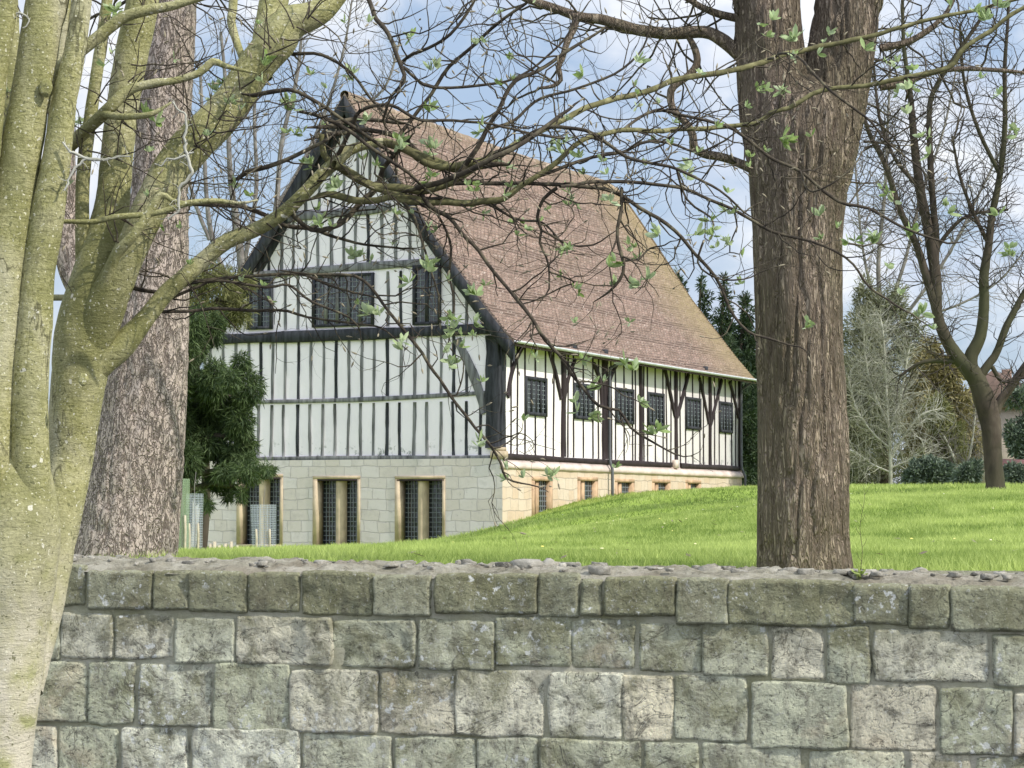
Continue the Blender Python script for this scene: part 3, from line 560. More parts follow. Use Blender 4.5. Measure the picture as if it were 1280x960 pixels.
me = g.mesh('stone_storey_side'); with_uv(me, lambda c: np.stack([c[:, 1] + 3.3, c[:, 2]], 1)); link('stone_storey', me, M['ashlar_side'], hall)
# sloping ledge of pinkish stone under the side sill, corner quoins
g = MB(); V = []; n = 60
for k in range(n + 1):
    y = -.12 + (HL + .24) * k / n; w = .012 * math.sin(k * 1.9); V += [(.17 + w, y, SILL - .36), (.17 + w, y, SILL - .26 + w), (.02, y, SILL - .06), (.02, y, SILL - .40)]
Q = [(k * 4 + a, k * 4 + (a + 1) % 4, (k + 1) * 4 + (a + 1) % 4, (k + 1) * 4 + a) for k in range(n) for a in range(4)]; g.add(V, Q + [(3, 2, 1, 0)]); g.build('stone_ledge', M['dressed_pink'], hall)
g = MB(); g.box(-.30, .16, -.16, .22, SILL - .06, SILL + .18); g.box(-.22, .13, -.14, .16, SILL + .18, SILL + .30); g.build('corner_pad_stone', M['dressed'], hall)
yy, zz = S(*z3(860, 545)); g = MB(); g.box(.0, .15, yy - .16, yy + .16, SILL - .1, SILL + .22); g.build('corner_pad_stone', M['dressed_pink'], hall)
# plaster walls
g = MB(); V = [(HX, 0, SILL - .1), (0, 0, SILL - .1), (0, 0, EAVE + .05)]; prof = [(x, 0, roof_z(x, .16)) for x in np.linspace(0, HX, 41)]
prof = [(x, 0, max(z, EAVE)) if abs(x - RX) > 5.3 else (x, 0, z) for x, _, z in prof]
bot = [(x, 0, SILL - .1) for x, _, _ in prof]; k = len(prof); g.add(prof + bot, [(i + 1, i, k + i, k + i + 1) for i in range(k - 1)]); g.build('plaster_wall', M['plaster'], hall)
g = MB(); V = [(0, 0, SILL - .1), (0, HL, SILL - .1), (0, HL, EAVE + .4), (0, 0, EAVE + .4), (HX, 0, SILL - .1), (HX, HL, SILL - .1), (HX, HL, EAVE + .4), (HX, 0, EAVE + .4)]; g.add(V, [(0, 1, 2, 3), (5, 4, 7, 6), (1, 5, 6, 2)]); g.build('plaster_wall', M['plaster_side'], hall)
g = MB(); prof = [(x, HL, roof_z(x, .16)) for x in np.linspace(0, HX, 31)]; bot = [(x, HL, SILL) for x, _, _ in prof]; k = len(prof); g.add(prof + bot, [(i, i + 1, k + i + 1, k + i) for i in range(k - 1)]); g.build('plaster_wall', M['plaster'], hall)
# timbers
trng = np.random.default_rng(5)
def timber(face, name, a, b, w, proud, mat, wob=0.03, curve=0.0, n=9, parent=None, base=0.0):
    (u0, v0), (u1, v1) = a, b; d = np.array([u1 - u0, v1 - v0]); Ln = np.linalg.norm(d); t = d / Ln; nn = np.array([-t[1], t[0]])
    V = []; ph = trng.random(4) * 9
    for k in range(n):
        s = k / (n - 1); o = curve * math.sin(math.pi * s) + wob * (math.sin(s * 5 + ph[0]) - math.sin(ph[0]) * (1 - s)) * min(1, Ln / 3); ww = w / 2 * (1 + .10 * math.sin(s * 9 + ph[1]) + .06 * math.sin(s * 23 + ph[2]))
        c = np.array([u0, v0]) + d * s + nn * o; p1 = c - nn * ww; p2 = c + nn * ww; pr = proud * (1 + .08 * math.sin(s * 7 + ph[3])); e = pr * .22
        prof = [(p1[0], p1[1], base - .04), (p1[0], p1[1], base + pr - e), (p1[0] + nn[0] * e, p1[1] + nn[1] * e, base + pr), (p2[0] - nn[0] * e, p2[1] - nn[1] * e, base + pr), (p2[0], p2[1], base + pr - e), (p2[0], p2[1], base - .04)]
        V += prof
    Q = [(k * 6 + q, k * 6 + q + 1, (k + 1) * 6 + q + 1, (k + 1) * 6 + q) for k in range(n - 1) for q in range(5)]
    e = (n - 1) * 6; Q += [(0, 1, 4, 5), (1, 2, 3, 4), (e + 5, e + 4, e + 1, e), (e + 4, e + 3, e + 2, e + 1)]
    V = [((u, -o, v) if face == 'G' else (o, u, v)) for u, v, o in V]
    g = MB(); g.add(V, Q); return g.build(name, mat, parent or hall)
TG, TB = M['timber_grey'], M['timber_black']
zr = G(*z2(700, 308))[1]
zb0 = G(*z2(700, 68))[1]
low = [322, 368, 415, 466, 514, 562, 610, 659, 708, 754, 805, 857, 909, 960, 1010, 1058, 1108]; blk = {322, 466, 610, 805, 1058, 1108, 857}
for q in [82, 130, 178, 228, 277] + low:
    x = G(*z2(q, 400))[0]; m_ = TB if q in blk and q != 857 else TG
    top = zb0 if q != 1108 else G(*z2(1108, 168))[1]
    timber('G', 'stud', (x, zr + .08), (x, top),   .080 + .03 * trng.random(), .03, m_, .012)
for q in [82, 130, 178, 228, 272, 315, 362, 410, 464, 512, 558, 606, 655, 704, 752, 803, 853, 906, 957, 1008, 1058, 1107, 1158]:
    x = G(*z2(q, 400))[0]; m_ = TB if q in (464, 803, 853, 1058, 1107, 1158) else TG
    timber('G', 'stud', (x, SILL + .06), (x + .02 * trng.normal(), zr - .08), .080 + .035 * trng.random(), .03, m_, .012)
timber('G', 'sill_beam', (HX, SILL), (-.25, SILL - .02), .16, .07, TG, .01, n=20)
def gp(x, y): return G(*z1(x, y))
timber('G', 'rail', (HX, zr + .06), (-.30, zr + .18), .14, .05, TG, .01, -.07, 24)
zB = gp(700, 782)[1]; zBr = gp(1200, 768)[1]
timber('G', 'tie_beam', (HX - .25, zB - .05), (-.02, zBr + .03), .36, .13, TB, .012, 0, 30)
timber('G', 'corner_post', (-.26, SILL + .28), (-.25, zBr - .20), .50, .16, TB, .02, 0, 14)
timber('S', 'corner_post', (.12, SILL + .28), (.12, EAVE + .15), .30, .07, TB, .01, 0, 14)
timber('G', 'brace', gp(1070, 805), (-.55, gp(1200, 1085)[1]), .30, .05, TG, .0, .10, 14)
# upper storey studs
zU = gp(650, 542)[1]; zC = gp(620, 325)[1]
for q in (418, 465, 808, 857, 320, 360 ):
    if q in (320, 360): continue
    x = gp(q, 660)[0]; timber('G', 'stud', (x, zB + .2), (x, zU - .1), .10, .03, TB if q == 857 else TG, .02)
x = gp(1057, 660)[0]; timber('G', 'stud', (x, zBr + .2), (x, roof_z(x, .75)), .09, .03, TG, .01)
x = gp(1107, 700)[0]; timber('G', 'stud', (x, zBr + .2), (x, roof_z(x, .75)), .09, .03, TG, .01)
timber('G', 'rail', (gp(300, 550)[0], zU - .05), (gp(1000, 525)[0], zU + .16), .24, .07, TG, .01, .02, 20)
for q in (313, 355, 403, 447, 496, 542, 594, 641, 685, 732, 785, 838, 890, 940):
    x = gp(q, 450)[0]; zt = min(zC - .1, roof_z(x, .6))
    if zt > zU + .4: timber('G', 'stud', (x, zU + .1), (x, zt), .085 + .03 * trng.random(), .03, TB if q in (732, 355) else TG, .02)
timber('G', 'collar_beam', (gp(430, 330)[0], zC - .05), (gp(820, 316)[0], zC + .10), .26, .09, TG, .02, 0, 14)
for q in (447, 496, 546, 592, 640, 690, 740, 790):
    x = gp(q, 250)[0]; zt = roof_z(x, .6)
    if zt > zC + .4: timber('G', 'stud', (x, zC + .1), (x, zt), .09, .03, TG, .02)
# front windows
def lead_grid(g, P, u0, u1, v0, v1, du, dv, w=.010):
    n = max(1, round((u1 - u0) / du))
    for k in range(1, n): u = u0 + (u1 - u0) * k / n; g.add([P(u - w, v0, 0), P(u + w, v0, 0), P(u + w, v1, 0), P(u - w, v1, 0), P(u - w, v0, .01), P(u + w, v0, .01), P(u + w, v1, .01), P(u - w, v1, .01)], [(4, 5, 6, 7), (0, 4, 7, 3), (1, 2, 6, 5)])
    m_ = max(1, round((v1 - v0) / dv))
    for k in range(1, m_): v = v0 + (v1 - v0) * k / m_; g.add([P(u0, v - w, 0), P(u1, v - w, 0), P(u1, v + w, 0), P(u0, v + w, 0), P(u0, v - w, .012), P(u1, v - w, .012), P(u1, v + w, .012), P(u0, v + w, .012)], [(4, 5, 6, 7), (0, 1, 5, 4), (3, 7, 6, 2)])
def window(face, u0, u1, v0, v1, nm, out, fm, mm, fw=.07, mw=.05, back=None, grid=(.11, .16), parent=None, dep=.06):
    """window > frame, mullion (each), leading, with its glass as the window's own mesh"""
    P = (lambda u, v, o: (u, -(out + o), v)) if face == 'G' else (lambda u, v, o: (out + o, u, v))
    g = MB(); g.add([P(u0, v0, 0), P(u1, v0, 0), P(u1, v1, 0), P(u0, v1, 0)], [(0, 1, 2, 3)]); wn_ = g.build('window', M['glass'], hall)
    def bx(g, a, b, c, d, o1):
        g.add([P(a, c, 0), P(b, c, 0), P(b, d, 0), P(a, d, 0), P(a, c, o1), P(b, c, o1), P(b, d, o1), P(a, d, o1)], [(4, 5, 6, 7), (0, 1, 5, 4), (1, 2, 6, 5), (2, 3, 7, 6), (3, 0, 4, 7)])
    g = MB(); bx(g, u0, u0 + fw, v0, v1, dep); bx(g, u1 - fw, u1, v0, v1, dep); bx(g, u0 + fw, u1 - fw, v1 - fw, v1, dep * .97); bx(g, u0 + fw, u1 - fw, v0, v0 + fw, dep * .97); g.build('frame', fm, wn_)
    for k in range(nm):
        c = u0 + fw + (u1 - u0 - 2 * fw) * (k + 1) / (nm + 1); g = MB(); bx(g, c - mw / 2, c + mw / 2, v0 + fw, v1 - fw, dep * .8); g.build('mullion', mm, wn_)
    g = MB(); lead_grid(g, lambda u, v, o: P(u, v, .004 + o), u0 + fw, u1 - fw, v0 + fw, v1 - fw, *grid); g.build('leading', M['lead'], wn_); return wn_
a, b = gp(522, 740), gp(757, 560); window('G', a[0], b[0], zB + .24, zU - .12, 4, .02, TB, TG, .09, .10, grid=(.14, .17), dep=.08)
a, b = gp(275, 740), gp(372, 570); window('G', a[0], b[0], zB + .24, zU - .14, 1, .02, TB, TB, .10, .12, grid=(.14, .17), dep=.08)
a, b = gp(905, 740), gp(1012, 530); window('G', a[0], b[0], zBr + .22, zU + .05, 1, .02, TB, TB, .10, .12, grid=(.16, .2), dep=.08)
# stone mullioned windows of the front
for (x0, x1, zb, zt, ls) in gwin:
    g = MB(); y1 = .32
    g.add([(x0, y1, zb), (x1, y1, zb), (x1, y1, zt), (x0, y1, zt)], [(0, 1, 2, 3)]); w_ = g.build('window', M['glass'], hall)
    g = MB(); f = .17
    g.box(x0 - f, x0, -.125, .3, zb, zt); g.box(x1, x1 + f * .6, -.125, .3, zb, zt); g.box(x0 - f, x1 + f * .6, -.13, .3, zt, zt + .10); g.box(x0 - .1, x1 + .05, -.16, .3, zb - .12, zb); g.build('frame', M['dressed'], w_)
    g = MB(); g.box(x0 - f * .6, x1 + f * .4, -.125, -.04, zt - .07, zt - .002); g.build('lintel_board', M['timber_brown'], w_)
    g = MB(); m0, m1 = ls[0][1], ls[1][0]; c = (m0 + m1) / 2; h = (m1 - m0) / 2; pr = [(m0, .28), (m0, .08), (c - h * .45, -.06), (c + h * .45, -.06), (m1, .08), (m1, .28)]
    V = [(x, y, z) for z in (zb, zt - .07) for x, y in pr]; g.add(V, [(i, i + 1, i + 7, i + 6) for i in range(5)]); g.build('mullion', M['dressed'], w_)
    g = MB()
    for (l0, l1) in ls: lead_grid(g, lambda u, v, o: (u, .30 - o, v), l0, l1, zb, zt, .125, .16, .011)
    g.build('leading', M['lead'], w_)
for (y0, y1, zb, zt) in swin:
    g = MB(); g.add([(-.03, y0, zb), (-.03, y1, zb), (-.03, y1, zt), (-.03, y0, zt)], [(0, 1, 2, 3)]); w_ = g.build('window', M['glass'], hall)
    g = MB(); f = .22; g.box(-.2, .125, y0 - f, y0, zb, zt); g.box(-.2, .125, y1, y1 + f, zb, zt); g.box(-.2, .13, y0 - f, y1 + f, zt, zt + .13); g.build('frame', M['dressed_orange'], w_)
    g = MB(); g.box(-.03, .05, y0 + (y1 - y0) * .22, y0 + (y1 - y0) * .40, zb, zt); g.build('mullion', M['dressed_orange'], w_)
    g = MB(); lead_grid(g, lambda u, v, o: (-.02 + o, u, v), y0, y1, zb, zt, .16, .17, .012); g.build('leading', M['lead'], w_)
# side elevation (black brown timbers on cream plaster)
TD = M['timber_brown']
def sp(x, y): return S(*z3(x, y))
zE = EAVE + .25
timber('S', 'sill_beam', (.1, SILL + .02), (sp(848, 540)[0], SILL + .02), .17, .09, TD, .01, 0, 30)
timber('S', 'sill_beam', (sp(882, 550)[0], SILL + .02), (HL, SILL + .02), .17, .09, TD, .01, 0, 16)
timber('S', 'wall_plate', (0, EAVE + .12), (HL, EAVE + .12), .34, .12, TD, .01, 0, 24)
wins = [(290, 372, 194, 362), (475, 552, 222, 376), (635, 703, 238, 392), (757, 819, 257, 400), (902, 959, 276, 415), (1030, 1080, 294, 428)]
wr = []
for (xa, xb, ya, yb) in wins:
    u0, zt = sp(xa, ya); u1, _ = sp(xb, ya); _, zb = sp(xa, yb); zt = 5.99 + (zt - 5.99) * .4; wr.append((u0, u1, zb, zt)); window('S', u0, u1, zb, zt, 3, .015, M['timber_black'], M['timber_black'], .12, .10, grid=(.14, .155), dep=.06)
zt_m = [w[3] for w in wr]; 
for x in (255, 285, 395, 450, 600, 618, 665 - 0, 740, 745, 830, 845, 1014, 1095):
    pass
for x, m_ in ((238, 0), (262, 0), (400, 0), (455, 0), (572, 0), (606, 0), (622, 0), (712, 0), (745, 0), (832, 0), (847, 0), (884, 0), (972, 0), (1014, 0), (1094, 0)):
    u = sp(x, 400)[0]; timber('S', 'stud', (u, SILL + .1), (u + .03 * trng.normal(), zE - .2), .085, .03, TD, .02)
for (u0, u1, zb, zt) in wr:
    for u in (u0 + .04, (u0 + u1) / 2, u1 - .04):
        timber('S', 'stud', (u, SILL + .1), (u, zb), .085, .03, TD, .008, n=5); timber('S', 'stud', (u, zt), (u, zE - .2), .085, .03, TD, .008, n=5)
for x, w in ((436, .27), (592, .30), (731, .22), (866, .20), (995, .18), (1108, .16)):
    u = sp(x, 450)[0]; timber('S', 'post', (u, SILL + .1), (u, zE - .2), w, .09, TD, .02, n=12)
for (a, b, c, w) in (((383, 118), (428, 300), -.05, .17), ((482, 150), (440, 300), .12, .15), ((552, 165), (583, 330), -.25, .20), ((640, 168), (602, 322), .22, .16), ((822, 180), (862, 365), 0, .18), ((914, 205), (870, 370), .0, .18), ((955, 222), (991, 392), -.03, .16), ((1040, 228), (998, 398), .0, .16), ((1070, 236), (1104, 372), -.05, .16), ((285, 96), (224, 292), .22, .18)):
    timber('S', 'brace', sp(*a), sp(*b), w, .075, TD, .0, -c, 12)
for x in (428, 549, 935): 
    u = sp(x, 150)[0]; g = MB(); g.box(.05, .55, u - .16, u + .16, EAVE - .10, EAVE + .12); g.build('beam_end', TB, hall)
# roof: courses of tiles, each a step, over a sagging plane
def roof_pts(side, y, nrow):
    d = np.array([h[0] for h in half]); z = np.array([h[1] for h in half]); s = np.concatenate([[0], np.cumsum(np.hypot(np.diff(d), np.diff(z)))]); q = np.linspace(0, s[-1], nrow + 1)
    return np.interp(q, s, d), np.interp(q, s, z), s[-1], q
nrow = 84; ys = np.linspace(-.42, HL + .32, 160); g = MB(); uvs = []
for side in (1, -1):
    d, z, Lr, q = roof_pts(side, 0, nrow); rows = []
    for k in range(nrow):
        jit = fbm(np.stack([ys * 6, ys * 0 + k * 1.7, ys * 0], 1), 2, 9) * .028
        for e in (0, 1):
            lift = .05 if e else 0.0; kk = k + e
            sag = -0.10 * np.sin(np.clip((ys + .4) / 25, 0, 1) * math.pi) * (1 - abs(q[kk] / Lr * 2 - 1) * .6) + .035 * fbm(np.stack([ys * .5, ys * 0 + q[kk] * .5, ys * 0 + side], 1), 3, 15)
            rnd = 0.22 * np.clip((ys - (HL - 1.3)) / 1.6, 0, 1) ** 2 * (1 - q[kk] / Lr)
            rows.append((np.stack([RX + side * (d[kk] + lift * .75 + jit * e * .5), ys, z[kk] + lift * .65 + sag - rnd - jit * e * .8], 1), q[kk]))
    V = np.vstack([r[0] for r in rows]); n_ = len(ys); m_ = len(rows); i, j = np.meshgrid(np.arange(m_ - 1), np.arange(n_ - 1), indexing='ij'); i = i.ravel(); j = j.ravel()
    Q = np.stack([i * n_ + j, i * n_ + j + 1, (i + 1) * n_ + j + 1, (i + 1) * n_ + j], -1)
    if side == 1: Q = Q[:, ::-1]
    g.add(V, Q); uvs.append(np.concatenate([np.stack([ys + .5, ys * 0 + Lr - r[1]], 1) for r in rows]))
    # underside and verge edges
    Vu = []; 
    for y in (-.42, HL + .32):
        for a_, b_ in zip(d, z): Vu.append((RX + side * a_, y, b_ - .10))
    nn_ = nrow + 1; Qu = [(a_, a_ + 1, nn_ + a_ + 1, nn_ + a_) for a_ in range(nrow)]; g.add(Vu, Qu); uvs.append(np.array([(v[1], v[2]) for v in Vu]))
    for y in (-.42, HL + .32):
        Ve = [(RX + side * a_, y, b_ + o) for a_, b_ in zip(d, z) for o in (-.10, .03)]; g.add(Ve, [(2 * a_, 2 * a_ + 1, 2 * a_ + 3, 2 * a_ + 2) for a_ in range(nrow)]); uvs.append(np.array([(v[1], v[2]) for v in Ve]))
me = g.mesh('roof'); UV = np.vstack(uvs); vi = np.zeros(len(me.loops), np.int32); me.loops.foreach_get('vertex_index', vi); l_ = me.uv_layers.new(name='UVMap'); l_.data.foreach_set('uv', UV[vi].astype(np.float32).ravel())
roof = link('roof', me, M['roof'], hall)
g = MB(); yr = np.linspace(-.44, HL + .34, 60)
P_ = np.stack([yr * 0 + RX, yr, 15.40 - .12 * np.sin(np.clip((yr + .4) / 25, 0, 1) * math.pi) + .03 * fbm(np.stack([yr * .5, yr * 0, yr * 0], 1), 3, 15) - 0.25 * np.clip((yr - (HL - 1.3)) / 1.6, 0, 1) ** 2], 1)
g.tube(P_, .16 + .012 * np.sin(yr * 9), 10); me = g.mesh('ridge_tiles'); with_uv(me, lambda c: np.stack([c[:, 1], c[:, 0] * 0 + 11 + c[:, 2] * .1], 1)); link('ridge_tiles', me, M['roof'], roof)
# bargeboards
for side in (1, -1):
    g = MB(); V = []
    for d_, z_ in [(float(np.interp(t, range(len(half)), [h[0] for h in half])), float(np.interp(t, range(len(half)), [h[1] for h in half]))) for t in np.linspace(0, len(half) - 1, 30)]:
        w = .50 + .05 * math.sin(d_ * 3); f = .03 * math.sin(d_ * 5); V += [(RX + side * d_, -.47, z_ - .06), (RX + side * (d_ - w * .05), -.47, z_ - .62 - f), (RX + side * (d_ - w * .05), -.36, z_ - .62 - f), (RX + side * d_, -.36, z_ - .06)]
    n_ = len(V) // 4; Q = [(k * 4 + a_, k * 4 + (a_ + 1) % 4, (k + 1) * 4 + (a_ + 1) % 4, (k + 1) * 4 + a_) for k in range(n_ - 1) for a_ in range(4)]
    Q += [(0, 1, 2, 3), ((n_ - 1) * 4 + 3, (n_ - 1) * 4 + 2, (n_ - 1) * 4 + 1, (n_ - 1) * 4)]; g.add(V, Q); g.build('bargeboard', TB, hall)
    g = MB(); V = []      # principal rafter against the plaster
    for t in np.linspace(0, len(half) - 1.3, 26):
        d_ = float(np.interp(t, range(len(half)), [h[0] for h in half])); z_ = float(np.interp(t, range(len(half)), [h[1] for h in half])); V += [(RX + side * d_, -.07, z_ - .14), (RX + side * d_, -.07, z_ - .86), (RX + side * d_, .05, z_ - .86), (RX + side * d_, .05, z_ - .14)]
    n_ = len(V) // 4; g.add(V, [(k * 4 + a_, k * 4 + (a_ + 1) % 4, (k + 1) * 4 + (a_ + 1) % 4, (k + 1) * 4 + a_) for k in range(n_ - 1) for a_ in range(4)]); g.build('rafter', TB, hall)
# soffit, gutter and pipes
g = MB(); g.box(-.02, .62, -.3, HL + .2, 7.02, 7.05); g.build('soffit_board', TD, hall)
g = MB(); yl = np.linspace(-.45, HL + .36, 50); ph = np.linspace(math.pi, 2 * math.pi, 7); V = []
for y in yl: V += [(.74 + .085 * math.cos(a_), y, 7.06 + .0006 * (y - 12) ** 2 * .3 + .085 * math.sin(a_)) for a_ in ph] + [(.74 + .07 * math.cos(a_), y, 7.065 + .0006 * (y - 12) ** 2 * .3 + .07 * math.sin(a_)) for a_ in ph[::-1]]
n_ = 14; Q = [(k * n_ + a_, k * n_ + (a_ + 1) % n_, (k + 1) * n_ + (a_ + 1) % n_, (k + 1) * n_ + a_) for k in range(len(yl) - 1) for a_ in range(n_)]; g.add(V, Q); g.build('gutter', M['gutter'], hall)
u = sp(600, 450)[0]; g = MB(); g.tube([(.70, u, 7.0), (.55, u, 6.9), (.18, u, 6.75), (.16, u, 6.4), (.16, u, 3.6), (.17, u, 3.42), (.26, u, 3.15), (.26, u, 2.9), (.26, u, 1.5)], .055, 8); g.build('downpipe', M['iron'], hall)
u = HL - .12; g = MB(); g.tube([(.70, u, 7.0), (.55, u, 6.9), (.18, u, 6.65), (.16, u, 6.3), (.16, u, 3.6), (.17, u, 3.42), (.28, u + .1, 3.1), (.28, u + .1, 1.5)], .055, 8); g.build('downpipe', M['iron'], hall)
# ------------------------------------------------------------------ trees
def trace(K, D, step=.03):
    """K rows: photo x, photo y, radius in photo px [, depth]; returned as world points and radii of a real limb at that depth"""
    rows = []
    for k in K:
        d = k[3] if len(k) > 3 else D
        p = W(k[0], k[1], d); rows.append([*p, k[2] * d / F])
    s = spline(rows, step); return s[:, :3], np.maximum(s[:, 3], .0008)
def put(obj, par): return child(obj, par)
def grow(rg, p, d, L, r, lvl, out, step, jit, up=0.0, br=0.35, ys=1.0, spread=0.9, tip=None, kink=0.0):
    n = max(3, int(L / step)); pts = [p.copy()]; d = nrm(d); rad = [r]
    for k in range(n):
        w = rg.normal(0, jit, 3); w[1] *= ys
        if kink and rg.random() < kink: w = w * 2.6
        d = nrm(d + w + np.array([0, 0, up])); p = p + d * step * rg.uniform(.7, 1.3); pts.append(p.copy()); f = (k + 1) / n; rad.append(r * (1 - .62 * f))
        if lvl > 0 and k > 0 and rg.random() < br:
            s = rg.normal(0, 1, 3); s[1] *= ys; s = nrm(s - d * (s @ d)); grow(rg, p.copy(), nrm(d * .8 + s * spread), L * rg.uniform(.3, .65), r * (1 - .5 * f) * .62, lvl - 1, out, step, jit, up, br, ys, spread, tip, kink)
    out.append((np.array(pts), np.array(rad)))
    if tip is not None: tip.append((pts[-1], d))
def twig_mesh(out, sides=4):
    g = MB()
    for P_, r_ in out: g.tube(P_, np.maximum(r_, .0), sides, cap=False)
    return g
# ---- left foreground tree: smooth olive green bark, several stems
D0 = 6.25
treeA = empty('whitebeam_tree', tuple(np.append(W(0, 900, D0)[:2], 0)))
tag(treeA, 'multi stemmed tree with smooth green bark in front of the wall at left', 'tree')
bpy.context.view_layer.update()
def dispA(V, th, P_, r):
    n = fbm(V * np.array([6, 6, 3.5]), 3, 71) * .10 * np.minimum(r, .09)[:, None] + fbm(V * 22, 3, 72) * .0022 * np.minimum(1, r / .03)[:, None]
    wr_ = -np.clip(ridged(V * np.array([7, 7, 26.]), 2, 73) - .78, 0, 1) * .010 * np.minimum(1, r / .06)[:, None]
    return n + wr_
g = MB()
BACK = {}
def stemA(K, n=44, D=D0, mb=None):
    if mb is not None: K = [(k[0], k[1], k[2], (k[3] if len(k) > 3 else D) + .34 * min(1, max(0, (860 - k[1]) / 300))) for k in K]
    P_, r_ = trace(K, D, .018); (mb or g).tube(P_, r_, n, disp=dispA)
# trunk with the A2 stem
stemA([(-40, 1290, 78), (-22, 1120, 62), (-14, 960, 53), (-2, 860, 53), (6, 780, 54), (12, 720, 58), (17, 660, 59, 6.27), (22, 610, 47, 6.29), (24, 570, 36, 6.31), (24, 530, 22, 6.33), (24, 490, 8, 6.35)], 72)
stemA([(20, 800, 38), (33, 700, 36), (38, 640, 29), (38, 600, 26), (37, 540, 24), (38, 470, 23), (44, 400, 22), (48, 340, 21), (59, 270, 21.5), (72, 190, 18), (80, 130, 16), (92, 70, 14.5), (100, 20, 13), (106, -40, 12)])
stemA([(-3, 760, 40), (-9, 680, 34), (-11, 600, 31), (-10, 520, 30), (-5, 440, 29), (2, 360, 29), (11, 290, 29), (20, 230, 26), (30, 170, 26), (40, 110, 25), (50, 50, 26), (58, -10, 24), (64, -60, 20)])
stemA([(-22, 620, 24, 6.2), (-30, 400, 24, 6.2), (-26, 250, 22, 6.2), (-14, 120, 20, 6.2), (4, 20, 16, 6.2), (12, -50, 14, 6.2)])
stemA([(30, 560, 12, 6.6), (22, 420, 14, 6.7), (17, 300, 15, 6.7), (13, 180, 15, 6.7), (10, 60, 15, 6.7), (6, -60, 13, 6.7)])
stemA([(58, 250, 7, 6.6), (66, 170, 8, 6.65), (74, 80, 9, 6.7), (80, 0, 9, 6.7), (84, -60, 8, 6.7)])
stemA([(50, 50, 18), (66, 20, 16), (76, -20, 14), (84, -60, 12)])
# B stem and its crotch
gB = MB()
stemA([(20, 860, 34, 6.40), (40, 780, 34, 6.38), (60, 700, 31, 6.36), (76, 640, 27, 6.34), (86, 580, 28, 6.32), (92, 520, 32, 6.30), (100, 460, 36, 6.30), (108, 420, 39, 6.30), (114, 380, 36, 6.30), (122, 340, 31, 6.3), (132, 300, 26, 6.32), (141, 250, 21.5, 6.34), (146, 200, 20, 6.36), (154, 134, 20, 6.38), (165, 67, 21, 6.38), (176, 17, 21, 6.38), (186, -50, 20, 6.4)], 60, mb=gB)
stemA([(96, 510, 8, 6.32), (102, 465, 20, 6.29), (122, 405, 28, 6.27), (144, 355, 24, 6.24), (168, 303, 20.5, 6.22), (192, 252, 22.5, 6.22), (218, 208, 25, 6.24), (246, 175, 25.5, 6.26), (272, 150, 24.5, 6.28), (296, 120, 23, 6.3), (318, 85, 23, 6.3), (345, 52, 26, 6.3), (362, 30, 23, 6.3), (392, 18, 17.5, 6.3), (412, 2, 16, 6.32), (440, -40, 14, 6.34)], 60, mb=gB)
stemA([(326, 95, 14, 6.32), (334, 50, 19, 6.36), (340, 15, 19, 6.4), (350, -40, 18, 6.44)], 40, mb=gB)
b3 = [(98, 500, 8, 6.26), (106, 474, 18, 6.26), (128, 448, 21, 6.2), (150, 434, 18, 6.16), (172, 410, 14, 6.13), (190, 388, 12, 6.1), (210, 364, 11.5, 6.06), (232, 345, 11, 6.02), (255, 324, 10, 6.0), (285, 301, 9.5, 6.0), (317, 288, 9, 6.0), (340, 276, 8.8, 6.0), (359, 262, 8.6, 6.0), (384, 238, 8.4, 6.02), (402, 218, 8, 6.04), (417, 205, 8.2, 6.06), (434, 190, 7, 6.08), (450, 183, 6, 6.1), (479, 177, 5.4, 6.12)]
b3 = [(k[0], k[1], k[2], 6.28 + .08 * min(1, q / 8)) for q, k in enumerate(b3)]
gC = MB(); stemA(b3, 28, mb=gC)
put(g.build('trunk', M['bark_green'], smooth=True), treeA)
put(gB.build('stem', M['bark_green'], smooth=True), treeA)
put(gC.build('branch', M['bark_green'], smooth=True), treeA)
